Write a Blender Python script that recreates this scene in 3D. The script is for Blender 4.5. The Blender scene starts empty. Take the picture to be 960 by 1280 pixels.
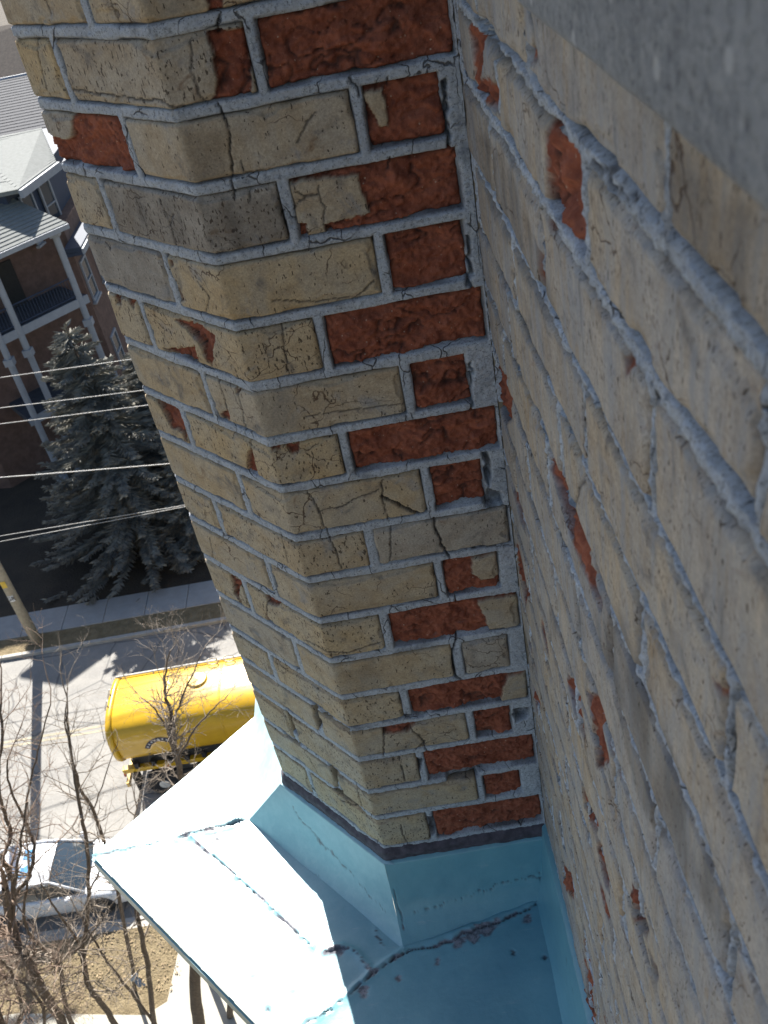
import bpy, math, random
import numpy as np
from mathutils import Vector, Matrix
random.seed(7)
sc = bpy.context.scene
C = bpy.context.scene.collection
# ------------------------------------------------------------------ camera (solved from the bed joints and vertical edges)
CAMZ = 22.0                      # metres above the street
FPX = 1187.146
R = np.array([[0.98385, -0.0643, -0.1668], [-0.1722, -0.5884, -0.7900], [-0.0473, 0.8060, -0.5900]])
def _cam_rot(f, nx, ny, psi, cx=480, cy=640):
    d = np.array([nx-cx, ny-cy, f]); d /= np.linalg.norm(d); up = -d
    z = np.array([0, 0, 1.]); h = z-up*(z@up); h /= np.linalg.norm(h); r = np.cross(h, up)
    if r[0] < 0: r = -r
    Y = h*np.cos(psi)+r*np.sin(psi); X = r*np.cos(psi)-h*np.sin(psi)
    return np.stack([X, Y, up], 1)
R = _cam_rot(FPX, 817.0218, 2230.1538, 0.055986)
cam = bpy.data.cameras.new('camera'); camo = bpy.data.objects.new('camera', cam); C.objects.link(camo)
m = Matrix.Identity(4)
for i in range(3):
    m[i][0] = R[0][i]; m[i][1] = -R[1][i]; m[i][2] = -R[2][i]
m[2][3] = CAMZ
camo.matrix_world = m
cam.sensor_fit = 'VERTICAL'; cam.sensor_height = 36; cam.lens = FPX/1280*36
cam.clip_start = 0.02; cam.clip_end = 3000
cam.dof.use_dof = True; cam.dof.focus_distance = 1.3; cam.dof.aperture_fstop = 20
sc.camera = camo
# ------------------------------------------------------------------ light
SUN_AZ, SUN_EL = math.radians(-12.5), math.radians(41)     # azimuth from +Y towards +X
W = bpy.data.worlds.new('World'); sc.world = W; W.use_nodes = True
nt = W.node_tree; sky = nt.nodes.new('ShaderNodeTexSky'); sky.sky_type = 'NISHITA'; sky.sun_disc = False
sky.sun_elevation = SUN_EL; sky.sun_rotation = SUN_AZ
nt.links.new(sky.outputs[0], nt.nodes['Background'].inputs[0]); nt.nodes['Background'].inputs[1].default_value = 0.055
sl = bpy.data.lights.new('sun', 'SUN'); sl.energy = 5.0; sl.angle = math.radians(0.5); sl.color = (1, .96, .90)
so = bpy.data.objects.new('sun', sl); C.objects.link(so)
S = Vector((math.sin(SUN_AZ)*math.cos(SUN_EL), math.cos(SUN_AZ)*math.cos(SUN_EL), math.sin(SUN_EL)))
so.rotation_euler = (-S).to_track_quat('-Z', 'Y').to_euler(); so.location = (-20, 40, 60)
sc.view_settings.view_transform = 'Standard'; sc.view_settings.look = 'None'
sc.view_settings.exposure = 1.62; sc.view_settings.gamma = 1
sc.cycles.max_bounces = 6

# ------------------------------------------------------------------ measuring helpers (photo pixel -> point in the place)
K = 0.95
def ray(q):
    return R.T@np.array([(q[0]-480)/FPX, (q[1]-640)/FPX, 1.])
def on_plane(q, n, d):
    r = ray(q); return r*(d/(r@np.array(n, float)))
def G(q, h=0.0):                 # on the horizontal plane h metres above the street
    p = on_plane(q, (0, 0, 1), h-CAMZ); return np.array([p[0], p[1], h])
def PY(q, y):                    # on the vertical plane at distance y
    p = on_plane(q, (0, 1, 0), y); return np.array([p[0], p[1], p[2]+CAMZ])
# pier plan
XC, YA, XW, BA = -0.17961*K, 1.0*K, 0.10711*K, 0.73995
LA, LB, LC = XW-XC, 0.27669*K, 0.25
XL, YL = XC-LB*math.sin(BA), YA+LB*math.cos(BA)
ZJ = {0: -.1335, 1: -.2105, 2: -.285, 3: -.362, 4: -.4415, 5: -.520, 6: -.598, 7: -.671, 8: -.7515, 9: -.826, 10: -.904, 11: -.984,
      12: -1.064, 13: -1.137, 14: -1.212, 15: -1.296, 16: -1.369, 17: -1.4575}
for i in range(-5, 0): ZJ[i] = ZJ[0]-i*.0777
Z = {k: v*K+CAMZ for k, v in ZJ.items()}
def px2sz(q):
    p = on_plane(q, (0, 1, 0), YA); s = p[0]-XC
    if s >= 0: return s, p[2]+CAMZ
    p = on_plane(q, (math.cos(BA), math.sin(BA), 0), XC*math.cos(BA)+YA*math.sin(BA))
    return -math.hypot(p[0]-XC, p[1]-YA), p[2]+CAMZ
def px2w(q):
    p = on_plane(q, (1, 0, 0), XW); return p[1], p[2]+CAMZ

# ------------------------------------------------------------------ noise
def _h(ix, iy, seed):
    n = (ix.astype(np.int64)*374761393+iy.astype(np.int64)*668265263+seed*974634777) & 0xffffffff
    n = ((n ^ (n >> 13))*1274126177) & 0xffffffff
    return ((n ^ (n >> 16)) & 0xffff)/65535.0
def vn(x, y, seed):
    x = np.asarray(x, float); y = np.asarray(y, float)
    ix = np.floor(x); iy = np.floor(y); fx = x-ix; fy = y-iy
    fx = fx*fx*(3-2*fx); fy = fy*fy*(3-2*fy)
    a = _h(ix, iy, seed); b = _h(ix+1, iy, seed); c = _h(ix, iy+1, seed); d = _h(ix+1, iy+1, seed)
    return (a+(b-a)*fx)*(1-fy)+(c+(d-c)*fx)*fy
def fbm(x, y, seed, o=3):
    r = 0; a = 1; t = 0
    for k in range(o):
        r = r+a*(vn(x*2**k+k*17.3, y*2**k+k*9.1, seed+k*101)-.5)*2; t += a; a *= .5
    return r/t
def sstep(a, b, x):
    t = np.clip((x-a)/(b-a), 0, 1); return t*t*(3-2*t)
def seg_dist(x, y, pts):
    best = np.full(x.shape, 1e9)
    for (ax, ay), (bx, by) in zip(pts[:-1], pts[1:]):
        dx, dy = bx-ax, by-ay; L = dx*dx+dy*dy+1e-12
        t = np.clip(((x-ax)*dx+(y-ay)*dy)/L, 0, 1)
        best = np.minimum(best, np.hypot(x-ax-t*dx, y-ay-t*dy))
    return best
def poly_sd(x, y, pts):          # signed distance, negative inside
    d = seg_dist(x, y, list(pts)+[pts[0]]); ins = np.zeros(x.shape, bool)
    n = len(pts)
    for i in range(n):
        ax, ay = pts[i]; bx, by = pts[(i+1) % n]
        c = ((ay > y) != (by > y)) & (x < (bx-ax)*(y-ay)/(by-ay+1e-12)+ax)
        ins ^= c
    return np.where(ins, -d, d)

# ------------------------------------------------------------------ object helpers
def mesh_np(name, v, f, mat=None, attrs=None, smooth=True):
    me = bpy.data.meshes.new(name)
    v = np.asarray(v, np.float32); f = np.asarray(f, np.int32)
    k = f.shape[1]
    me.vertices.add(len(v)); me.vertices.foreach_set('co', v.ravel())
    me.loops.add(f.size); me.loops.foreach_set('vertex_index', f.ravel())
    me.polygons.add(len(f)); me.polygons.foreach_set('loop_start', np.arange(0, f.size, k, dtype=np.int32))
    me.polygons.foreach_set('loop_total', np.full(len(f), k, np.int32))
    if smooth: me.polygons.foreach_set('use_smooth', np.ones(len(f), bool))
    if mat: me.materials.append(mat)
    me.update(calc_edges=True); me.validate()
    if attrs:
        for a, val in attrs.items():
            at = me.attributes.new(a, 'FLOAT', 'POINT'); at.data.foreach_set('value', np.asarray(val, np.float32))
    return me
def link(name, me, parent=None, loc=None):
    o = bpy.data.objects.new(name, me); C.objects.link(o)
    if parent: o.parent = parent
    if loc is not None: o.location = loc
    return o
def tag(o, label=None, cat=None, group=None, kind=None):
    if label: o['label'] = label
    if cat: o['category'] = cat
    if group: o['group'] = group
    if kind: o['kind'] = kind
    return o
def thing(name, label, cat, loc=(0, 0, 0), group=None, rz=0):
    o = bpy.data.objects.new(name, None); o.empty_display_size = .1; C.objects.link(o)
    o.location = loc; o.rotation_euler = (0, 0, rz)
    return tag(o, label, cat, group)
class MB:                         # collects boxes, prisms, tubes -> one mesh
    def __init__(s): s.v = []; s.f = []
    def add(s, vs, fs):
        b = len(s.v); s.v += [tuple(map(float, p)) for p in vs]; s.f += [tuple(i+b for i in f) for f in fs]; return s
    def box(s, x0, x1, y0, y1, z0, z1, M=None):
        vs = [(x, y, z) for z in (z0, z1) for x, y in ((x0, y0), (x1, y0), (x1, y1), (x0, y1))]
        if M is not None: vs = [tuple(M@Vector(p)) for p in vs]
        return s.add(vs, [(3, 2, 1, 0), (4, 5, 6, 7), (0, 1, 5, 4), (1, 2, 6, 5), (2, 3, 7, 6), (3, 0, 4, 7)])
    def prism(s, pts, z0, z1):    # pts: plan polygon ccw
        n = len(pts)
        vs = [(p[0], p[1], z0) for p in pts]+[(p[0], p[1], z1) for p in pts]
        fs = [tuple(range(n-1, -1, -1)), tuple(range(n, 2*n))]+[(i, (i+1) % n, n+(i+1) % n, n+i) for i in range(n)]
        return s.add(vs, fs)
    def slab(s, pts, t):          # 3-D polygon with thickness t downwards
        n = len(pts)
        vs = [tuple(p) for p in pts]+[(p[0], p[1], p[2]-t) for p in pts]
        return s.add(vs, [tuple(range(n)), tuple(range(2*n-1, n-1, -1))]+[((i+1) % n, i, n+i, n+(i+1) % n) for i in range(n)])
    def tube(s, path, rad, k=6, cap=True):
        path = [Vector(p) for p in path]; n = len(path)
        if not hasattr(rad, '__len__'): rad = [rad]*n
        ref = Vector((0, 0, 1)) if abs((path[-1]-path[0]).normalized().z) < .9 else Vector((1, 0, 0))
        vs = []; fs = []
        for i, p in enumerate(path):
            t = (path[min(i+1, n-1)]-path[max(i-1, 0)]).normalized(); a = t.cross(ref).normalized(); b = t.cross(a)
            for j in range(k):
                w = 2*math.pi*j/k; vs.append(p+(a*math.cos(w)+b*math.sin(w))*rad[i])
        for i in range(n-1):
            for j in range(k):
                fs.append((i*k+j, i*k+(j+1) % k, (i+1)*k+(j+1) % k, (i+1)*k+j))
        if cap: fs.append(tuple(range(k))); fs.append(tuple(range((n-1)*k+k-1, (n-1)*k-1, -1)))
        return s.add(vs, fs)
    def lathe(s, prof, c, axis='y', k=20):   # prof: (r, t) pairs, t along axis
        vs = []; n = len(prof)
        for r_, t in prof:
            for j in range(k):
                w = 2*math.pi*j/k; a, b = r_*math.cos(w), r_*math.sin(w)
                vs.append({'y': (c[0]+a, c[1]+t, c[2]+b), 'x': (c[0]+t, c[1]+a, c[2]+b), 'z': (c[0]+a, c[1]+b, c[2]+t)}[axis])
        fs = [(i*k+j, i*k+(j+1) % k, (i+1)*k+(j+1) % k, (i+1)*k+j) for i in range(n-1) for j in range(k)]
        fs += [tuple(range(k)), tuple(range((n-1)*k+k-1, (n-1)*k-1, -1))]
        return s.add(vs, fs)
    def build(s, name, mat, parent=None, smooth=False, bevel=0, off=None):
        me = bpy.data.meshes.new(name)
        v = s.v
        if off is not None: v = [(a-off[0], b-off[1], c-off[2]) for a, b, c in v]
        me.from_pydata(v, [], s.f); me.materials.append(mat)
        import bmesh
        bm = bmesh.new(); bm.from_mesh(me); bmesh.ops.recalc_face_normals(bm, faces=bm.faces)
        if bevel: bmesh.ops.bevel(bm, geom=list(bm.edges), offset=bevel, segments=2, affect='EDGES', profile=.6)
        bm.to_mesh(me); bm.free()
        if smooth:
            for p in me.polygons: p.use_smooth = True
        return link(name, me, parent)

# ------------------------------------------------------------------ materials
def mat_new(name):
    mt = bpy.data.materials.new(name); mt.use_nodes = True
    return mt, mt.node_tree, mt.node_tree.nodes['Principled BSDF']
class N:
    def __init__(s, nt): s.nt = nt
    def new(s, t, **kw):
        n = s.nt.nodes.new(t)
        for k, v in kw.items(): setattr(n, k, v)
        return n
    def inp(s, n, i, v):
        if isinstance(v, bpy.types.NodeSocket): s.nt.links.new(v, n.inputs[i])
        elif v is not None: n.inputs[i].default_value = v
    def noise(s, vec, scale, detail=4, rough=.6, dist=0):
        n = s.new('ShaderNodeTexNoise'); s.inp(n, 'Vector', vec); n.inputs['Scale'].default_value = scale
        n.inputs['Detail'].default_value = detail; n.inputs['Roughness'].default_value = rough; n.inputs['Distortion'].default_value = dist
        return n.outputs['Fac']
    def voro(s, vec, scale, feat='F1', out='Distance'):
        n = s.new('ShaderNodeTexVoronoi', feature=feat); s.inp(n, 'Vector', vec); n.inputs['Scale'].default_value = scale
        return n.outputs[out]
    def ramp(s, f, a, b, lo=0., hi=1.):
        n = s.new('ShaderNodeMapRange', interpolation_type='SMOOTHSTEP'); s.inp(n, 0, f)
        for i, v in ((1, a), (2, b), (3, lo), (4, hi)): n.inputs[i].default_value = v
        return n.outputs[0]
    def math(s, op, a, b=None):
        n = s.new('ShaderNodeMath', operation=op); s.inp(n, 0, a)
        if b is not None: s.inp(n, 1, b)
        return n.outputs[0]
    def mix(s, f, a, b, mode='MIX'):
        n = s.new('ShaderNodeMix', data_type='RGBA', blend_type=mode)
        s.inp(n, 0, f)
        for i, v in ((6, a), (7, b)):
            if isinstance(v, tuple) and len(v) == 3: v = v+(1,)
            s.inp(n, i, v)
        return n.outputs[2]
    def attr(s, name):
        n = s.new('ShaderNodeAttribute', attribute_name=name); return n.outputs['Fac']
    def obj(s): return s.new('ShaderNodeTexCoord').outputs['Object']
    def vscale(s, vec, sx, sy, sz):
        n = s.new('ShaderNodeMapping'); s.inp(n, 0, vec); n.inputs['Scale'].default_value = (sx, sy, sz); return n.outputs[0]
    def vadd(s, a, b):
        n = s.new('ShaderNodeVectorMath', operation='ADD'); s.inp(n, 0, a); s.inp(n, 1, b); return n.outputs[0]
    def bump(s, h, strength=.5, dist=.001, nrm=None):
        n = s.new('ShaderNodeBump'); s.inp(n, 'Height', h); n.inputs['Strength'].default_value = strength; n.inputs['Distance'].default_value = dist
        if nrm is not None: s.inp(n, 'Normal', nrm)
        return n.outputs[0]
def simple(name, col, rough=.7, metal=0, var=.15, scale=6, bump=0, bscale=40, bdist=.01, spec=.4, col2=None, coat=0):
    mt, t, b = mat_new(name); n = N(t); o = n.obj()
    c2 = col2 if col2 else tuple(max(0, c*(1-2*var)) for c in col)
    f = n.ramp(n.noise(o, scale, 6, .65), .3, .7)
    c = n.mix(f, c2, col)
    f2 = n.noise(o, scale*9, 3, .7)
    c = n.mix(n.ramp(f2, .35, .65, 0, .35), c, tuple(v*(1-var) for v in col))
    n.inp(b, 'Base Color', c); b.inputs['Roughness'].default_value = rough; b.inputs['Metallic'].default_value = metal
    b.inputs['Specular IOR Level'].default_value = spec
    if coat: b.inputs['Coat Weight'].default_value = coat; b.inputs['Coat Roughness'].default_value = .08
    if bump: n.inp(b, 'Normal', n.bump(n.noise(o, bscale, 5, .7), bump, bdist))
    return mt
def brick_mat():
    mt, t, b = mat_new('brick_faces'); n = N(t); o0 = n.obj()
    rnd = n.new('ShaderNodeObjectInfo').outputs['Random']
    cv = n.new('ShaderNodeCombineXYZ'); n.inp(cv, 0, n.math('MULTIPLY', rnd, 3.7)); n.inp(cv, 1, n.math('MULTIPLY', rnd, 9.1)); n.inp(cv, 2, n.math('MULTIPLY', rnd, 5.3))
    o = n.vadd(o0, cv.outputs[0])
    skin, dirt_shade, tone, pits = n.attr('skin'), n.attr('dirt_shade'), n.attr('tone'), n.attr('pits')
    # buff glazed skin
    cl = n.ramp(n.noise(o, 16, 5, .6, .5), .38, .64)
    buff = n.mix(cl, (.50, .345, .172), (.42, .335, .225))
    grey = n.mix(cl, (.26, .232, .205), (.39, .35, .305))
    col = n.mix(tone, buff, grey)
    col = n.mix(n.ramp(n.noise(o, 45, 4, .7), .35, .75, 0, .55), col, n.mix(tone, (.62, .47, .27), (.46, .42, .375)))
    # soot clouds and iron stains
    soot = n.ramp(n.noise(o, 22, 5, .65, .8), .54, .76, 0, .75)
    col = n.mix(soot, col, (.11, .105, .105))
    rust = n.ramp(n.noise(n.vadd(o, (4.1, 2.2, 7.7)), 34, 4, .65, 1.0), .60, .76, 0, .6)
    col = n.mix(rust, col, (.17, .08, .03))
    bl = n.ramp(n.noise(n.vadd(o, (14.1, 8.2, 1.7)), 27, 4, .65, .6), .56, .74, 0, .45)
    col = n.mix(bl, col, (.22, .245, .28))
    grain = n.ramp(n.noise(o, 420, 3, .7), .30, .70, .80, 1.14)
    gcol = n.new('ShaderNodeCombineColor'); [n.inp(gcol, i, grain) for i in range(3)]
    col = n.mix(1.0, col, gcol.outputs[0], 'MULTIPLY')
    wl = n.attr('wallside')
    st = n.ramp(n.noise(n.vscale(o, 1, 1, .10), 75, 4, .7), .42, .66)
    col = n.mix(n.math('MULTIPLY', n.math('MULTIPLY', st, wl), .75), col, n.mix(n.noise(o, 20, 2), (.235, .255, .285), (.345, .32, .275)))
    st2 = n.ramp(n.noise(n.vscale(n.vadd(o, (9, 9, 9)), 1, 1, .12), 60, 5, .75), .56, .68)
    col = n.mix(n.math('MULTIPLY', n.math('MULTIPLY', st2, wl), .5), col, (.14, .13, .125))
    st3 = n.ramp(n.noise(n.vscale(n.vadd(o, (3, 7, 1)), 1, 1, .22), 34, 5, .75), .58, .70)
    col = n.mix(n.math('MULTIPLY', n.math('MULTIPLY', st3, wl), .6), col, (.34, .21, .085))
    # dark pin holes (drag marks), many on header faces
    pv = n.vscale(o, 1, 1, .45)
    ps = n.noise(pv, 330, 2, .5)
    thr = n.math('ADD', n.math('MULTIPLY', n.ramp(n.noise(o, 60, 2, .5), .35, .65), .035), n.math('MULTIPLY', pits, .068))
    pm = n.math('GREATER_THAN', n.math('ADD', ps, thr), .705)
    col = n.mix(n.math('MULTIPLY', pm, .8), col, (.05, .03, .018))
    wtint = n.mix(n.ramp(n.noise(n.vscale(o, 1, 1, .4), 14, 4, .7), .35, .68), (1.0, 1.07, 1.20), (1.18, 1.14, 1.08)); col = n.mix(n.math('MULTIPLY', wl, .9), col, n.mix(1.0, col, wtint, 'MULTIPLY'))
    pw_ = n.ramp(n.noise(n.vscale(o, 1, 1, .38), 520, 3, .6), .585, .655)
    pw_ = n.math('MULTIPLY', pw_, n.ramp(n.noise(n.vadd(o, (8, 8, 2)), 45, 3, .6), .40, .62))
    col = n.mix(n.math('MULTIPLY', n.math('MULTIPLY', pw_, wl), .8), col, (.07, .05, .04))
    # hairline cracks in the skin
    dv = n.new('ShaderNodeTexNoise'); n.inp(dv, 'Vector', o); dv.inputs['Scale'].default_value = 26; dv.inputs['Detail'].default_value = 4
    sv = n.new('ShaderNodeVectorMath', operation='SCALE'); n.inp(sv, 0, dv.outputs['Color']); sv.inputs['Scale'].default_value = .05
    vd = n.voro(n.vscale(n.vadd(o, sv.outputs[0]), 1, 1, 1.6), 16, 'DISTANCE_TO_EDGE')
    hc = n.math('MULTIPLY', n.ramp(vd, .004, .014, 1, 0), n.ramp(n.noise(o, 12, 2), .46, .60))
    hc = n.math('MULTIPLY', hc, n.ramp(n.noise(n.vadd(o, (3, 5, 9)), 9, 1), .42, .52))
    col = n.mix(n.math('MULTIPLY', hc, .85), col, (.075, .038, .022))
    # red clay
    rc = n.ramp(n.noise(o, 38, 6, .7, .4), .3, .7)
    red = n.mix(rc, (.205, .056, .030), (.36, .115, .063))
    red = n.mix(n.ramp(n.noise(o, 210, 4, .75), .50, .72, 0, .5), red, (.40, .165, .105))
    red = n.mix(n.ramp(n.noise(n.vadd(o, (7, 1, 3)), 160, 3, .7), .60, .74, 0, .6), red, (.065, .02, .013))
    wsp = n.math('MULTIPLY', n.ramp(n.voro(o, 130), .10, .15, 1, 0), n.ramp(n.noise(o, 77, 2), .50, .58))
    red = n.mix(n.math('MULTIPLY', wsp, .75), red, (.50, .36, .26))
    dust = n.ramp(n.noise(n.vadd(o, (2, 8, 1)), 26, 6, .75, .5), .63, .75, 0, .5)
    red = n.mix(dust, red, (.24, .20, .19))
    c = n.mix(skin, red, col)
    c = n.mix(n.math('MULTIPLY', dirt_shade, .93), c, (.035, .028, .026))  # stains together with recess shade painted into the colour
    n.inp(b, 'Base Color', c)
    n.inp(b, 'Roughness', n.ramp(skin, 0, 1, .92, .74))
    b.inputs['Specular IOR Level'].default_value = .3
    hh = n.math('SUBTRACT', n.noise(o, 300, 6, .7), n.math('MULTIPLY', pm, .7))
    hh = n.math('SUBTRACT', hh, n.math('MULTIPLY', hc, .8))
    hh = n.math('ADD', hh, n.math('MULTIPLY', n.noise(o, 120, 5, .75), n.ramp(skin, 0, 1, 1.7, .3)))
    n.inp(b, 'Normal', n.bump(hh, .75, .0012))
    return mt
def mortar_mat(name='lime_mortar', a=(.45, .475, .515), b_=(.63, .66, .70)):
    mt, t, b = mat_new(name); n = N(t); o = n.obj(); dirt_shade = n.attr('dirt_shade')
    c = n.mix(n.ramp(n.noise(o, 30, 6, .7), .3, .7), a, b_)
    c = n.mix(n.ramp(n.noise(o, 300, 4, .75), .35, .7), c, (.46, .485, .52))
    c = n.mix(n.ramp(n.noise(o, 500, 2, .6), .60, .68, 0, .7), c, (.10, .10, .105))
    c = n.mix(n.ramp(n.noise(n.vadd(o, (5, 5, 5)), 14, 5, .7, .4), .55, .72, 0, .55), c, (.15, .155, .17))
    c = n.mix(n.ramp(n.noise(n.vadd(o, (1, 5, 2)), 330, 2, .5), .63, .72, 0, .8), c, (.62, .63, .63))
    dv = n.new('ShaderNodeTexNoise'); n.inp(dv, 'Vector', o); dv.inputs['Scale'].default_value = 60
    sv = n.new('ShaderNodeVectorMath', operation='SCALE'); n.inp(sv, 0, dv.outputs['Color']); sv.inputs['Scale'].default_value = .012
    vd = n.voro(n.vscale(n.vadd(o, sv.outputs[0]), 1, 1, .5), 24, 'DISTANCE_TO_EDGE')
    hc = n.math('MULTIPLY', n.ramp(vd, .004, .015, 1, 0), n.ramp(n.noise(o, 18, 2), .48, .58))
    crumb = n.ramp(n.noise(n.vadd(o, (6, 2, 4)), 240, 4, .8), .52, .62, 0, .55); c = n.mix(crumb, c, (.17, .175, .19))
    c = n.mix(n.math('MULTIPLY', hc, .85), c, (.06, .055, .055))
    c = n.mix(n.math('MULTIPLY', dirt_shade, .95), c, (.045, .038, .035))  # grime together with the painted shade of gaps and voids
    n.inp(b, 'Base Color', c); b.inputs['Roughness'].default_value = .9; b.inputs['Specular IOR Level'].default_value = .25
    hh = n.math('SUBTRACT', n.noise(o, 210, 8, .85), n.math('MULTIPLY', hc, 1.0))
    n.inp(b, 'Normal', n.bump(hh, 1.0, .0022))
    return mt
def teal_mat():
    mt, t, b = mat_new('weathered_turquoise_paint'); n = N(t); o = n.obj(); dirt_shade = n.attr('dirt_shade'); peel = n.attr('peel')
    c = n.mix(n.ramp(n.noise(o, 6, 5, .6), .3, .7), (.115, .315, .385), (.160, .395, .45))
    c = n.mix(n.ramp(n.noise(o, 40, 6, .7), .50, .75, 0, .35), c, (.09, .26, .33))
    c = n.mix(n.ramp(n.noise(n.vadd(o, (3, 3, 3)), 16, 5, .7), .58, .74, 0, .30), c, (.24, .46, .48))
    c = n.mix(n.ramp(n.noise(o, 240, 3, .7), .62, .72, 0, .35), c, (.07, .17, .22))
    ch = n.attr('chalk_glare'); chn = n.math('MULTIPLY', ch, n.ramp(n.noise(o, 12, 5, .7), .3, .65, .7, 1.)); c = n.mix(chn, c, n.mix(n.ramp(n.noise(o, 55, 5, .7), .35, .7), (.33, .47, .50), (.43, .56, .58)))  # pale chalky paint, with sun glare also put into the colour
    sc_ = n.ramp(n.noise(n.vscale(o, 1, 9, 1), 14, 5, .8), .60, .68, 0, .3); c = n.mix(sc_, c, (.42, .50, .52))
    c = n.mix(n.math('MULTIPLY', peel, .9), c, n.mix(n.ramp(n.noise(o, 150, 4, .7), .4, .6), (.10, .085, .10), (.27, .24, .26)))
    c = n.mix(n.math('MULTIPLY', dirt_shade, .92), c, (.035, .04, .055))
    n.inp(b, 'Base Color', c); b.inputs['Roughness'].default_value = .40; b.inputs['Specular IOR Level'].default_value = .6; b.inputs['Coat Weight'].default_value = .5; b.inputs['Coat Roughness'].default_value = .34
    n.inp(b, 'Normal', n.bump(n.noise(o, 90, 6, .7), .35, .0015))
    return mt
M_BR, M_MO, M_TEAL = brick_mat(), mortar_mat(), teal_mat()
M_MOW = mortar_mat('pale_blue_grey_mortar', (.50, .56, .65), (.70, .76, .84))
M_STONE = simple('grey_limestone', (.36, .385, .42), .85, var=.24, scale=24, bump=.8, bscale=160, bdist=.003)
def stone_mat():
    mt, t, b = mat_new('speckled_grey_limestone'); n = N(t); o = n.obj()
    c = n.mix(n.ramp(n.noise(o, 18, 6, .75), .3, .7), (.27, .29, .325), (.44, .465, .50))
    c = n.mix(n.ramp(n.noise(o, 150, 5, .85), .42, .62, 0, .8), c, (.52, .54, .56))
    c = n.mix(n.ramp(n.noise(n.vadd(o, (3, 3, 3)), 170, 5, .85), .50, .64, 0, .75), c, (.13, .14, .155))
    c = n.mix(n.ramp(n.voro(o, 42), .10, .16, .8, 0), c, (.70, .72, .74))
    n.inp(b, 'Base Color', c); b.inputs['Roughness'].default_value = .9
    n.inp(b, 'Normal', n.bump(n.noise(o, 150, 7, .85), 1., .004)); return mt
M_STONE = stone_mat()
M_CAULK = simple('old_dark_sealant', (.125, .105, .125), .8, var=.3, scale=60, bump=.6, bscale=200, bdist=.002)

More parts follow.
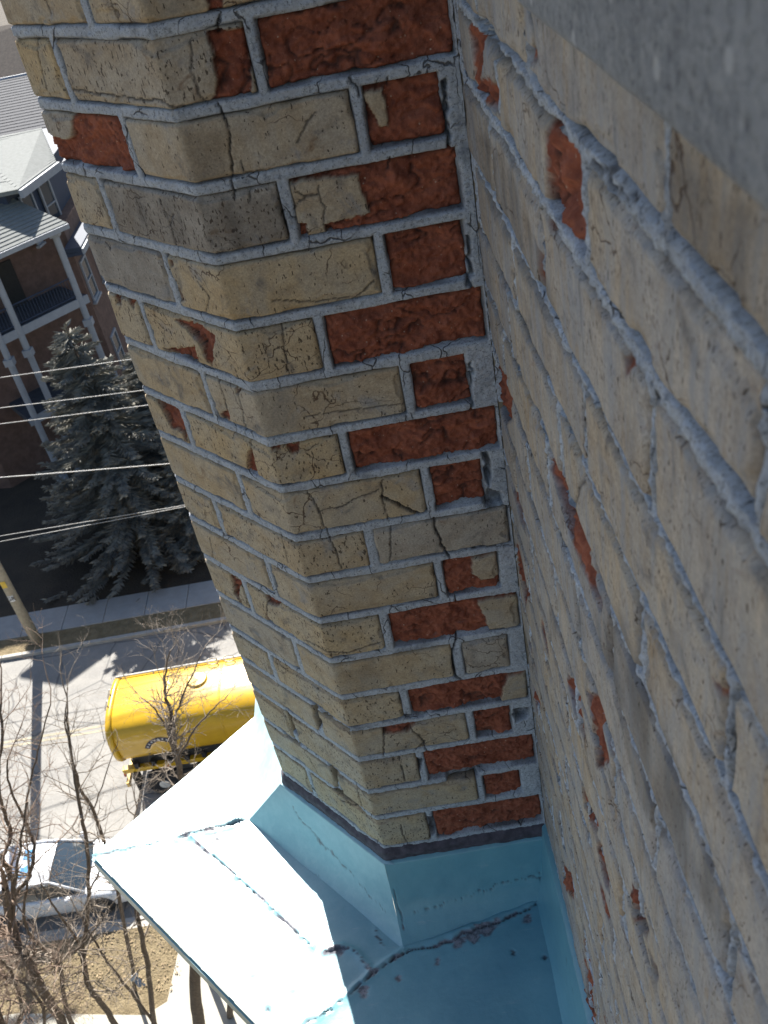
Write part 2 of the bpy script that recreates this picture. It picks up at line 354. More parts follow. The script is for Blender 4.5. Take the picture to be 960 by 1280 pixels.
# ------------------------------------------------------------------ brickwork generator
def grid_faces(nu, nv):
    i = np.arange(nu-1)[:, None]*nv+np.arange(nv-1)[None, :]
    return np.stack([i, i+nv, i+nv+1, i+1], -1).reshape(-1, 4)
def make_brick(surf, s0, s1, z0, z1, res, kind, seed, patches=(), cracks=(), tone=.3, pits=0., edge=.0012, rough=1., tilt=0., ridge=1., chip=.25, stains=(), wside=0., efreq=45):
    nu = max(3, int((s1-s0)/res)+1); nv = max(3, int((z1-z0)/res)+1)
    u = np.linspace(0, 1, nu)[:, None]*np.ones((1, nv)); v = np.ones((nu, 1))*np.linspace(0, 1, nv)[None, :]
    if res < .004:      # corners tighter
        pass
    zz = z0+v*(z1-z0); ss = s0+u*(s1-s0)
    a0 = fbm(zz*60, zz*0+seed, seed, 3)*edge; a1 = fbm(zz*60, zz*0+seed+9, seed+1, 3)*edge
    b0 = fbm(ss*efreq, ss*0+seed, seed+2, 4)*edge; b1 = fbm(ss*efreq, ss*0+seed+5, seed+3, 4)*edge
    Sx = (s0+a0)+u*((s1+a1)-(s0+a0)); Zz = (z0+b0)+v*((z1+b1)-(z0+b0))
    # rounded corners in plan of the brick face
    du = np.minimum(u*(s1-s0), (1-u)*(s1-s0)); dv = np.minimum(v*(z1-z0), (1-v)*(z1-z0))
    d = np.minimum(du, dv)
    rr = .006; cx = np.clip(rr-du, 0, rr); cy = np.clip(rr-dv, 0, rr); cd = np.hypot(cx, cy)
    wr = .0035
    h = -np.clip(1-d/wr, 0, 1)**2*.0022-np.clip(cd-rr*.75, 0, 1)*.8
    m = np.full(u.shape, 1. if kind == 'y' else 0.)
    jx = fbm(Sx*130, Zz*130, seed+11, 3)*.0028; jz = fbm(Sx*130+50, Zz*130, seed+12, 3)*.0028
    ledge = np.zeros(u.shape)
    for pol in patches:
        sd = poly_sd(Sx+jx, Zz+jz, pol)
        w = sstep(.0007, -.0007, sd)
        tgt = 0. if kind == 'y' else 1.
        m = m*(1-w)+tgt*w
        ledge = np.maximum(ledge, np.exp(-((sd-.0005 if tgt else sd+.0005)/.0009)**2))
    skin_h = fbm(Sx*30, Zz*30, seed+20, 3)*.0005*rough
    lo = fbm(Sx*26, Zz*40, seed+21, 3); mid = fbm(Sx*90, Zz*140, seed+22, 3); hi = fbm(Sx*330, Zz*380, seed+23, 2)
    ter = np.tanh(lo*5)*.45+lo*.55
    wx = fbm(Sx*60, Zz*60, seed+60, 3)*.010
    rg = 1-np.abs(fbm((Sx+wx)*30+7, (Zz+wx)*62+3, seed+24, 2))*5.5; rg = np.clip(rg, 0, 1)*sstep(.35, .55, vn(Sx*25, Zz*40, seed+61))
    fac = np.abs(fbm((Sx+wx)*70, (Zz-wx)*90, seed+62, 3))
    red_h = -.0064+ridge*(ter*.0040+fac*.0058-.0016+mid*.0014+hi*.0016-rg**2*.0042)
    red_h = np.where(d < .004, red_h-(.004-d)*.35, red_h)
    cf = fbm(Sx*22+3, Zz*46+1, seed+51, 4)*1.5+.42*chip*2-d/.011*(1.1-chip*.5)
    ck = sstep(-.04, .10, cf); crim = np.exp(-((cf-.02)/.10)**2)
    h = h-m*ck*(.0018+.0030*chip)+m*ck*mid_n*.0012 if False else h-m*ck*(.0015+.0032*chip)
    h = h+m*skin_h+(1-m)*red_h
    dirt_shade = (1-m)*np.clip(rg**3*.85+np.clip(.10-fac, 0, 1)*3.2, 0, .8)+ledge*.45*(1-m*.6)  # crevice and ledge shade painted in along with dirt
    dirt_shade = np.maximum(dirt_shade, m*crim*.38*chip+m*ck*.10*chip)
    dirt_shade = np.maximum(dirt_shade, np.clip(1-d/.0016, 0, 1)*.3*vn(Sx*70, Zz*70, seed+31))
    for pts, w, dep in cracks:
        xs = [p[0] for p in pts]; ys = [p[1] for p in pts]
        if max(xs) < s0-.01 or min(xs) > s1+.01 or max(ys) < z0-.01 or min(ys) > z1+.01: continue
        sd = seg_dist(Sx+jx*.7, Zz+jz*.7, pts); ww = w*(.75+.5*vn(Sx*90, Zz*90, seed+40))
        k = np.clip(1-sd/np.maximum(ww, res*.75), 0, 1)
        h = h-k*dep; dirt_shade = np.maximum(dirt_shade, np.clip(k*2.4, 0, 1)*min(1, .7+w*200))  # crack depth painted dark, standing in for shade inside
    for pol, sv_ in stains:
        dirt_shade = np.maximum(dirt_shade, sv_*sstep(.006, -.010, poly_sd(Sx+jx*2, Zz+jz*2, pol))*(.35+.9*vn(Sx*70, Zz*16, seed+70)))
    h = h+tilt*(u-.5)
    # skirt ring
    idx = np.arange(nu*nv).reshape(nu, nv)
    ring = np.concatenate([idx[:, 0], idx[-1, 1:], idx[-2::-1, -1], idx[0, -2:0:-1]])
    Sf, Zf, hf = Sx.ravel(), Zz.ravel(), h.ravel()
    V = surf(np.concatenate([Sf, Sf[ring]]), np.concatenate([Zf, Zf[ring]]), np.concatenate([hf, np.full(len(ring), -.02)]))
    F = grid_faces(nu, nv); nr = len(ring); rb = nu*nv+np.arange(nr); rn = np.roll(ring, -1); rbn = np.roll(rb, -1)
    F = np.concatenate([F, np.stack([ring, rb, rbn, rn], -1)])
    att = dict(skin=np.concatenate([m.ravel(), m.ravel()[ring]]), dirt_shade=np.concatenate([dirt_shade.ravel(), np.full(nr, .6)]),  # brick sides down in the joints painted as shaded
               tone=np.full(len(V), tone), pits=np.full(len(V), pits), wallside=np.full(len(V), wside))
    return V, F, att
def make_mortar(surf, s0, s1, z0, z1, res, bricks, seed, cracks=(), voids=(), amp=.0012, base=-.0012, gap=.5, gd=1.):
    nu = int((s1-s0)/res)+1; nv = int((z1-z0)/res)+1
    s = np.linspace(s0, s1, nu); z = np.linspace(z0, z1, nv)
    SS, ZZ = np.meshgrid(s, z, indexing='ij'); sd = np.full(SS.shape, .02)
    for b in bricks:
        b0, b1, c0, c1 = b
        i0, i1 = np.searchsorted(s, b0-.02), np.searchsorted(s, b1+.02); j0, j1 = np.searchsorted(z, c0-.02), np.searchsorted(z, c1+.02)
        if i1 <= i0 or j1 <= j0: continue
        x = SS[i0:i1, j0:j1]; y = ZZ[i0:i1, j0:j1]
        dx = np.maximum(b0-x, x-b1); dy = np.maximum(c0-y, y-c1)
        q = np.hypot(np.maximum(dx, 0), np.maximum(dy, 0))+np.minimum(np.maximum(dx, dy), 0)
        sd[i0:i1, j0:j1] = np.minimum(sd[i0:i1, j0:j1], q)
    g = vn(SS*28, ZZ*28, seed+5); g = sstep(.45-.35*gap, .75-.25*gap, g)
    h = base+fbm(SS*38, ZZ*38, seed, 3)*amp*.55+fbm(SS*230, ZZ*230, seed+1, 3)*amp*1.0
    e = np.clip(1-sd/.0024, 0, 1); h = h-e*(.0012+.0035*g)*gd; dirt_shade = e*g*.75  # open joint edges painted dark as shaded gaps
    h = np.where(sd < -.0003, -.016, h)
    jx = fbm(SS*120, ZZ*120, seed+11, 3)*.003; jz = fbm(SS*120+50, ZZ*120, seed+12, 3)*.003
    for pts, w, dep in cracks:
        xs = [p[0] for p in pts]; ys = [p[1] for p in pts]
        i0, i1 = np.searchsorted(s, min(xs)-.01), np.searchsorted(s, max(xs)+.01); j0, j1 = np.searchsorted(z, min(ys)-.01), np.searchsorted(z, max(ys)+.01)
        if i1 <= i0 or j1 <= j0: continue
        sl_ = (slice(i0, i1), slice(j0, j1))
        k = np.clip(1-seg_dist(SS[sl_]+jx[sl_]*.7, ZZ[sl_]+jz[sl_]*.7, pts)/max(w, res*.75), 0, 1)
        h[sl_] -= k*dep; dirt_shade[sl_] = np.maximum(dirt_shade[sl_], np.clip(k*1.5, 0, 1))  # mortar cracks get the same painted depth shade
    for pol in voids:
        xs = [p[0] for p in pol]; ys = [p[1] for p in pol]
        i0, i1 = np.searchsorted(s, min(xs)-.01), np.searchsorted(s, max(xs)+.01); j0, j1 = np.searchsorted(z, min(ys)-.01), np.searchsorted(z, max(ys)+.01)
        if i1 <= i0 or j1 <= j0: continue
        sl_ = (slice(i0, i1), slice(j0, j1))
        w = sstep(.001, -.002, poly_sd(SS[sl_]+jx[sl_]*1.5, ZZ[sl_]+jz[sl_]*1.5, pol))
        h[sl_] -= w*(.012+.006*vn(SS[sl_]*150, ZZ[sl_]*150, seed+3)); dirt_shade[sl_] = np.maximum(dirt_shade[sl_], w*.8*vn(SS[sl_]*200, ZZ[sl_]*200, seed+4)**.5)  # lost mortar painted dark like a deep shaded hole
    V = surf(SS.ravel(), ZZ.ravel(), h.ravel()); F = grid_faces(nu, nv)
    keep = (sd.ravel()[F] > -.0018).any(1); F = F[keep]
    used = np.unique(F); mp = np.zeros(len(V), np.int64); mp[used] = np.arange(len(used))
    return V[used], mp[F], dict(dirt_shade=dirt_shade.ravel()[used])

# pier surface: unrolled coordinate s, corner at s=0, face A s>0, face B s<0, then C, D, E round to the wall
ys = [YL+LC, YL+LC+LB*math.cos(BA)]
PL = [np.array([XW, YA]), np.array([XC, YA]), np.array([XL, YL]), np.array([XL, YL+LC]), np.array([XC, ys[1]]), np.array([XW+.02, ys[1]])]
sk = [LA, 0, -LB, -LB-LC, -2*LB-LC, -2*LB-LC-LA-.02]
segn = []
for i in range(5):
    t = (PL[i+1]-PL[i])/np.linalg.norm(PL[i+1]-PL[i]); segn.append(np.array([t[1], -t[0]])*1.0)
segn = [n_ if np.dot(n_, (PL[i]+PL[i+1])/2-np.array([XW, (YL*2+LC)/2])) > 0 else -n_ for i, n_ in enumerate(segn)]
def surf_pier(s, z, h):
    s = np.asarray(s); x = np.interp(s, sk[::-1], [p[0] for p in PL[::-1]]); y = np.interp(s, sk[::-1], [p[1] for p in PL[::-1]])
    nx = np.zeros(s.shape); ny = np.zeros(s.shape); r = .0035
    seg = np.clip(np.searchsorted(-np.array(sk), -s)-1, 0, 4)
    nn = np.array(segn); nx = nn[seg, 0]; ny = nn[seg, 1]
    for k in range(1, 5):
        t = (s-(sk[k]-r))/(2*r); msk = (t > 0) & (t < 1)
        n0, n1 = nn[k], nn[k-1]; tt = t[msk]
        wx = n0[0]*(1-tt)+n1[0]*tt; wy = n0[1]*(1-tt)+n1[1]*tt
        L = np.hypot(wx, wy); nx = np.array(nx); ny = np.array(ny); nx[msk] = wx/L; ny[msk] = wy/L
        dd = .0016*(1-(2*tt-1)**2)*0+ .0007*np.clip(1-np.abs(2*tt-1), 0, 1)
        x[msk] -= nx[msk]*dd; y[msk] -= ny[msk]*dd
    return np.stack([x+nx*h, y+ny*h, z], -1)
def P_(l): return [px2sz(q) for q in l]
def PW(l): return [px2w(q) for q in l]
MM = .001
# cracks: pixel path, half width, depth
CR = [([(272, 130), (282, 150), (286, 157), (288, 193), (293, 245)], 1.3, 5), ([(90, 112), (130, 118), (165, 123), (200, 126), (230, 134)], .9, 2.5),
      ([(43, 45), (50, 80), (62, 124)], 1.0, 3), ([(237, 50), (240, 85), (247, 115), (258, 130)], .7, 2), ([(138, 0), (148, 36)], .9, 3), ([(57, 0), (63, 17)], .8, 2),
      ([(273, 18), (271, 42)], 1.5, 5), ([(198, 247), (213, 277), (222, 313)], 1.0, 3), ([(212, 282), (217, 268)], .7, 2), ([(352, 407), (355, 433), (360, 463)], .8, 2),
      ([(270, 470), (280, 495), (287, 527)], .9, 3), ([(295, 487), (303, 513), (306, 545)], 1.0, 4), ([(312, 550), (313, 570), (316, 590)], 1.1, 4),
      ([(385, 615), (400, 640), (407, 663), (417, 680), (427, 712)], 1.0, 3), ([(400, 639), (427, 633), (453, 620), (473, 612)], .8, 2),
      ([(478, 600), (478, 620), (483, 643), (487, 652)], 1.0, 3), ([(478, 621), (500, 632), (524, 643)], 2.6, 9), ([(542, 648), (545, 663), (552, 680), (562, 699)], 1.8, 7),
      ([(488, 660), (488, 703)], .7, 2), ([(350, 667), (360, 703)], .9, 3), ([(262, 672), (267, 700)], .8, 2), ([(334, 750), (333, 770), (347, 785)], 1.3, 4),
      ([(380, 800), (395, 806), (410, 815), (435, 816), (475, 803)], 1.0, 4), ([(570, 743), (570, 755)], 1.4, 6), ([(572, 795), (566, 812), (565, 825), (569, 845), (577, 851)], 1.9, 8),
      ([(480, 915), (480, 947)], 1.0, 4), ([(515, 912), (529, 926), (534, 942)], 1.2, 4), ([(520, 938), (531, 926)], 1.0, 4), ([(460, 945), (480, 941)], .8, 3),
      ([(499, 947), (504, 967), (507, 977)], 1.0, 3), ([(445, 981), (450, 1000), (455, 1016)], 1.0, 3), ([(501, 1031), (504, 1045), (510, 1054)], 1.0, 3),
      ([(372, 240), (382, 244), (398, 243)], .8, 2), ([(398, 232), (400, 250), (407, 262), (405, 280)], .8, 2), ([(385, 945), (398, 968)], .9, 3),
      ([(245, 350), (262, 372), (255, 392)], .6, 2), ([(340, 375), (400, 377), (445, 371), (468, 352)], .7, 2), ([(395, 140), (380, 160), (372, 180)], .5, 1.5),
      ([(425, 1000), (448, 1010)], .9, 3), ([(436, 97), (447, 110), (450, 120)], 1.3, 4), ([(484, 98), (484, 108)], 1.0, 4), ([(488, 196), (486, 214)], 1.0, 4),
      ([(466, 295), (467, 303)], 1., 4), ([(313, 238), (313, 250)], 1., 3), ([(355, 262), (352, 270), (362, 296)], .8, 2), ([(385, 243), (366, 262)], .5, 1.5),
      ([(300, 200), (308, 216), (330, 213)], .6, 1.5), ([(383, 520), (440, 512), (505, 505)], .5, 1.5), ([(560, 690), (640, 682)], .9, 3), ([(330, 120), (300, 118)], .0, 0)]
CRK = [(P_(p), w*MM, d*MM) for p, w, d in CR if w > 0]
VOIDS = [P_(p) for p in ([(352, 912), (358, 918), (382, 935), (370, 930), (357, 922)], [(411, 956), (423, 965), (421, 988), (413, 980)], [(413, 985), (430, 990), (452, 1012), (446, 1018), (425, 1001)],
         [(388, 880), (397, 885), (400, 912), (394, 911)], [(357, 888), (366, 900), (370, 919), (360, 912)], [(400, 887), (436, 912), (430, 914), (405, 896)],
         [(603, 565), (613, 565), (616, 590), (612, 612), (607, 606), (605, 585)], [(610, 612), (628, 618), (630, 633), (606, 636)], [(641, 888), (663, 885), (664, 897), (645, 905)],
         [(556, 967), (592, 962), (600, 973), (585, 980), (560, 978)], [(590, 960), (606, 955), (604, 966), (592, 970)], [(660, 700), (700, 690), (690, 710)],
         [(628, 970), (634, 968), (652, 975), (640, 978)], [(519, 948), (527, 950), (528, 965), (520, 966)], [(536, 1022), (546, 1020), (545, 1044), (537, 1046)],
         [(553, 100), (560, 98), (562, 190), (557, 192)], [(584, 296), (589, 296), (590, 360), (585, 360)], [(462, 896), (470, 893), (535, 893), (530, 897), (490, 901), (470, 902)],
         [(555, 835), (572, 806), (574, 800), (571, 822), (572, 846)][:0] or [(588, 455), (591, 455), (591, 515), (588, 515)])]
RED = {  # row, side index -> patches on buff bricks (True) or buff patches on red bricks
}
T = {}
def row(i, *bricks): T[i] = bricks
# each brick: (left px or 's' value, right px, kind, patches, tone, pits)
J, E_ = 'J', 'E'
rowsA = {0: [(J, (415, -10)), (E_, (580, -40))], 1: [(J, (321, 75)), (E_, (573, 50))], 2: [(J, (450, 150)), (E_, (556, 150))], 3: [(J, (362, 270)), (E_, (577, 240))],
         4: [(J, (480, 338)), (E_, (584, 325))], 5: [(J, (403, 425)), (E_, (607, 400))], 6: [(J, (510, 490)), (E_, (587, 480))], 7: [(J, (433, 567)), (E_, (626, 540))],
         8: [(J, (535, 613)), (E_, (606, 610))], 9: [(J, (465, 687)), (E_, (637, 665))], 10: [(J, (551, 727)), (E_, (624, 713))], 11: [(J, (483, 790)), (E_, (650, 770))],
         12: [(J, (574, 830)), (E_, (637, 820))], 13: [(J, (507, 880)), (E_, (662, 862))], 14: [(J, (590, 913)), (E_, (640, 905))], 15: [(J, (527, 957)), (E_, (674, 940))],
         16: [(J, (601, 985)), (E_, (652, 980))], 17: [(J, (540, 1033)), (E_, (682, 1015))]}
jB = {0: (108, 20), 1: (77, 90), 2: (160, 180), 3: (134, 260), 4: (212, 350), 5: (183, 407), 6: (258, 490), 7: (232, 533), 8: (302, 613), 9: (271, 643), 10: (337, 720), 11: (305, 733),
      12: (370, 817), 13: (339, 830), 14: (395, 895), 15: (362, 900), 16: (417, 967), 17: (388, 978)}
redA = {1: 'r', 2: 'r', 3: 'r', 4: 'r', 5: 'r', 6: 'r', 7: 'r', 8: 'r', 9: 'y', 10: 'r', 11: 'r', 12: 'y', 13: 'r', 14: 'r', 15: 'r', 16: 'r', 17: 'r', 0: 'y'}
patA = {2: [[(452, 118), (478, 112), (487, 158), (476, 161), (463, 137)]], 3: [[(358, 228), (446, 217), (463, 268), (430, 274), (407, 283), (408, 304), (386, 306), (382, 282), (366, 282)]],
        10: [[(590, 699), (626, 692), (624, 722), (602, 725), (589, 718)]], 11: [[(597, 752), (660, 742), (665, 792), (615, 796), (608, 778)]],
        13: [[(637, 846), (668, 838), (668, 884), (634, 886), (626, 873), (630, 857)]]}
patC = {0: [[(256, -8), (277, -8), (277, 15), (262, 18)]], 1: [[(258, 40), (309, 33), (316, 122), (266, 134), (270, 100), (266, 68)]],
        5: [[(216, 398), (253, 408), (268, 420), (265, 461), (257, 451), (247, 428), (232, 412)], [(203, 437), (243, 434), (247, 454), (225, 448)]],
        6: [[(274, 517), (285, 513), (288, 527), (276, 525)], [(294, 487), (300, 488), (299, 495), (295, 494)]],
        7: [[(309, 566), (314, 560), (323, 596), (308, 592)], [(337, 556), (350, 557), (350, 563), (340, 564)], [(359, 558), (374, 556), (373, 567), (364, 567)]],
        11: [[(331, 742), (353, 751), (346, 759), (334, 754)], [(330, 765), (340, 778), (348, 788), (338, 782)]],
        14: [[(470, 900), (530, 893), (512, 914), (482, 918), (474, 910)]], 4: [[(211, 325), (215, 326), (218, 335), (214, 334)], [(221, 360), (226, 362), (230, 376), (226, 376)]]}
patL = {2: 'r', 5: [[(142, 368), (150, 372), (152, 382), (146, 380)], [(157, 373), (168, 378), (166, 386)]], 7: [[(192, 499), (223, 509), (234, 555), (227, 541), (213, 534), (203, 514)]],
        11: [[(288, 719), (300, 726), (298, 745), (303, 757), (292, 742)]]}
hj = .0066
PST = [(P_(p), v_) for p, v_ in (([(128, 232), (200, 236), (352, 238), (360, 306), (255, 322), (140, 290)], .42), ([(325, 243), (352, 240), (358, 304), (335, 306)], .55), ([(105, 288), (190, 312), (215, 380), (120, 355)], .34), ([(228, 165), (285, 155), (290, 235), (250, 242)], .30), ([(175, -10), (255, -10), (255, 30), (180, 38)], .30), ([(425, 755), (560, 740), (560, 760), (440, 775)], .2), ([(318, 490), (360, 480), (380, 535), (335, 545)], .28), ([(320, 25), (575, -10), (578, 20), (330, 55)], .25), ([(425, 840), (470, 825), (480, 860), (440, 868)], .32))]
pier = thing('brick_pier', 'tall angled buff brick pier with spalled red faces above the turquoise roof', 'pier', (XC, YL, CAMZ-1.5*K))
POFF = np.array(pier.location)
pier_rects = []
def put_brick(surf, a, b, z0, z1, res, kind, seed, parent, off, rects, **kw):
    rects.append((a, b, z0, z1))
    V, F, att = make_brick(surf, a, b, z0, z1, res, kind, seed, **kw)
    me = mesh_np('brick', V-off, F, M_BR, att)
    return link('brick', me, parent)
rng = np.random.RandomState(3)
for i in range(-4, 18):
    zt, zb = Z[i-1]-hj, Z[i]+hj
    if i == 0 or i in rowsA:
        ja = px2sz(rowsA[i][0][1])[0]; ea = px2sz(rowsA[i][1][1])[0]; jb = px2sz(jB[i])[0]
    else:
        ja = .19 if i % 2 == 0 else .085; ea = .268; jb = -.085 if i % 2 == 0 else -.165
    ea = min(ea, LA-.003); res = .0017 if i >= 0 else .004
    even = i % 2 == 0
    cr = CRK if i >= 0 else ()
    wide = .008 if i == 12 else .0062
    # corner brick wrapping B and A
    put_brick(surf_pier, jb+.0062, ja-wide, zb, zt, res, 'y', 100+i*7, pier, POFF, pier_rects, patches=[P_(p) for p in patC.get(i, [])], cracks=cr, stains=PST,
              tone=[.35, .55, .5, .8, .2, .25, .45, .15, .3, .35, .35, .2, .35, .3, .4, .45, .35, .3][i] if i >= 0 else .4, pits=0.9 if not even else 0.15)
    # right-hand brick on A (same stains)
    kd = redA.get(i, 'y')
    put_brick(surf_pier, ja+wide, ea, zb, zt, res, kd, 300+i*7, pier, POFF, pier_rects, patches=[P_(p) for p in patA.get(i, [])], cracks=cr, stains=PST, tone=.75 if i in (9, 12) else .5, pits=.1, edge=.0022, ridge=1.15)
    # left brick on B, wrapping onto C
    c_end = -LB-(.10 if even else .20)
    pl = patL.get(i, [])
    kd = 'r' if pl == 'r' else 'y'
    pp = [P_([(40, 130), (89, 140), (89, 171), (80, 177), (58, 166)])] if pl == 'r' else [P_(p) for p in pl]
    put_brick(surf_pier, c_end, jb-.0062, zb, zt, res if i >= 0 else .004, kd, 500+i*7, pier, POFF, pier_rects, patches=pp, cracks=cr, stains=PST, tone=[.4, .1, .7, .35, .85, .2, .3, .3, .3, .3, .4, .3, .6, .4, .4, .4, .4, .3][i] if i >= 0 else .4, pits=.75 if (not even) else .05)
    # hidden faces C, D, E
    s = c_end-.011
    send = sk[5]
    while s > send+.03:
        L = .2 if s < c_end-.02 or even else .2
        e = max(s-L, send)
        put_brick(surf_pier, e, s, zb, zt, .008, 'y', int(900+i*7+abs(s)*100), pier, POFF, pier_rects, tone=float(rng.rand()*.6), pits=.3)
        s = e-.011
V, F, att = make_mortar(surf_pier, -LB-.12, LA+.004, Z[17]-.03, Z[0]+.07, .0016, pier_rects, 77, CRK, VOIDS)
link('mortar', mesh_np('mortar', V-POFF, F, M_MO, att), pier)
V, F, att = make_mortar(surf_pier, sk[5], -LB-.12, Z[17]-.03, Z[-5], .006, pier_rects, 78)
link('mortar', mesh_np('mortar', V-POFF, F, M_MO, att), pier)
V, F, att = make_mortar(surf_pier, -LB-.12, LA+.004, Z[0]+.07, Z[-5], .004, pier_rects, 79)
link('mortar', mesh_np('mortar', V-POFF, F, M_MO, att), pier)
# plain upper shaft far above the picture
mb = MB()
pts = [surf_pier(np.array([s]), np.array([0.]), np.array([-.004]))[0][:2] for s in (LA+.01, 0, -LB, -LB-LC, -2*LB-LC, sk[5])]
mb.prism([tuple(p) for p in pts][::-1], Z[-5]+.001, CAMZ+3.2)
mb.prism([tuple(p*.0+np.array([XW-.0, YL+LC/2])+(p-np.array([XW, YL+LC/2]))*.93) for p in pts][::-1], 20.4, Z[-5]-.002)
mb.build('core', simple('plain_buff_masonry', (.36, .29, .18), .85, scale=12), pier, off=POFF)

# ------------------------------------------------------------------ the wall on the right
wall = thing('brick_wall', 'long buff brick wall running close past the right side, flaking, with pale raised mortar', 'wall', (XW, .5, CAMZ-1.5*K))
WOFF = np.array(wall.location)
def surf_wall(s, z, h): return np.stack([XW-h, s, z], -1)
zw = [-.083, -.1535, -.2205, -.2995, -.371, -.443, -.520, -.598]
while zw[-1] > -1.5: zw.append(zw[-1]-.0777)
ZW = [v*K+CAMZ for v in zw]
wj = {1: [(655, 45), (829, 200)], 2: [(622, 130), (729, 250), (950, 560)], 3: [(679, 330), (811, 590)], 4: [(643, 345), (731, 545), (908, 900)], 5: [(800, 835)], 6: [(908, 1190)]}
def joints(i):
    js = sorted([px2w(q)[0] for q in wj.get(i, [])])
    if not js: js = [.25+(.1 if i % 2 else 0)+.03*math.sin(i*2.3)]
    out = list(js)
    while out[0] > .05: out.insert(0, out[0]-.205)
    while out[-1] < 1.0: out.append(out[-1]+.205)
    return out
wall_rects = []
WCR = [([(682, 150), (690, 200), (694, 270)], 4.0, 9), ([(660, 5), (668, 40), (667, 72)], 3, 8), ([(672, 275), (680, 320), (681, 370)], 2.2, 6), ([(640, 340), (646, 392)], 1.3, 4),
       ([(735, 205), (750, 215), (760, 222)], 1.2, 3), ([(755, 230), (790, 250)], 1., 3), ([(728, 520), (729, 560)], 2, 4), ([(716, 630), (728, 600)], 1, 3)]
WCRK = [(PW(p), w*MM, d*MM) for p, w, d in WCR]
wpat = {2: [('r', [[(590, 30), (600, 30), (620, 140), (612, 150), (600, 110)], [(682, 150), (728, 176), (728, 320), (684, 290)]])]}
wredpoly = [PW(p) for p in ([(584, 28), (596, 24), (604, 60), (601, 100), (612, 98), (620, 110), (622, 140), (595, 118)], [(681, 148), (730, 172), (731, 318), (683, 284)],
            [(653, 58), (672, 62), (671, 76), (655, 74)], [(669, 300), (679, 330), (682, 372), (674, 360)], [(617, 445), (632, 470), (640, 520), (632, 530), (620, 495)],
            [(684, 575), (690, 575), (720, 650), (735, 700), (755, 760), (750, 762), (715, 680)], [(643, 680), (648, 680), (660, 740), (656, 760), (645, 700)],
            [(733, 865), (745, 870), (762, 950), (745, 960), (740, 900)], [(727, 985), (748, 1030), (745, 1042), (728, 1005)], [(702, 1075), (716, 1100), (718, 1125), (706, 1110)],
            [(728, 1185), (740, 1230), (745, 1280), (738, 1280)], [(792, 1105), (810, 1160), (806, 1170), (790, 1150)], [(810, 1190), (822, 1215), (818, 1225)], [(664, 850), (676, 880), (670, 890)],
            [(778, 448), (789, 448), (790, 468), (782, 466)], [(890, 855), (905, 862), (902, 873), (892, 868)])]
vo_px = [[(590, 20), (600, 30), (622, 60), (655, 110), (690, 150), (705, 165), (690, 160), (650, 118), (615, 75)], [(622, 160), (640, 205), (660, 250), (690, 285), (682, 300), (655, 262), (630, 215)],
         [(620, 500), (630, 510), (645, 560), (655, 600), (650, 620), (632, 560)], [(745, 500), (757, 540), (768, 570), (760, 572), (745, 530)],
         [(660, 590), (690, 650), (705, 680), (695, 690), (672, 640)], [(700, 700), (735, 790), (750, 850), (740, 850), (715, 770)], [(816, 635), (822, 650), (815, 652)],
         [(640, 740), (660, 800), (690, 880), (680, 880), (655, 820)], [(795, 965), (812, 985), (806, 1010), (797, 985)], [(785, 1190), (800, 1260), (806, 1285), (795, 1285), (780, 1220)],
         [(786, 1100), (810, 1180), (845, 1285), (830, 1285), (800, 1200), (784, 1130)], [(765, 1000), (775, 1040), (788, 1085), (780, 1085), (765, 1030)], [(700, 1060), (720, 1130), (730, 1190), (722, 1185), (705, 1110)],
         [(868, 1060), (885, 1085), (905, 1130), (895, 1130), (875, 1090)], [(897, 1200), (912, 1230), (915, 1260), (905, 1240)]]
WV = [PW(p) for p in vo_px]
# a few ragged voids and losses further down, where the face is breaking up
for k in range(95):
    y_ = .45+rng.rand()*.45; z_ = ZW[4+rng.randint(14)] if rng.rand() < .8 else CAMZ-.5-rng.rand()*.9
    L = .02+rng.rand()*.05; hh_ = .003+rng.rand()*.004
    WV.append([(y_-L, z_-hh_*.4), (y_, z_-hh_), (y_+L, z_-hh_*.3), (y_+L*.8, z_+hh_*.4), (y_, z_+hh_), (y_-L*.7, z_+hh_*.6)])
for k in range(12):
    y_ = .42+rng.rand()*.5; z_ = CAMZ-.55-rng.rand()*.9
    L = .015+rng.rand()*.03; hh_ = .01+rng.rand()*.02
    wredpoly.append([(y_-L, z_-hh_*.4), (y_, z_-hh_), (y_+L, z_-hh_*.3), (y_+L*.8, z_+hh_*.4), (y_, z_+hh_), (y_-L*.7, z_+hh_*.6)])
WST = [(PW(p), v_) for p, v_ in (([(828, 150), (975, 275), (975, 470), (900, 400), (845, 300), (822, 240)], .55), ([(742, 770), (775, 755), (850, 960), (912, 1130), (895, 1165), (800, 1010)], .5), ([(590, 150), (640, 210), (700, 400), (680, 400), (610, 260)], .4), ([(950, 640), (975, 640), (975, 800), (940, 720)], .6))]
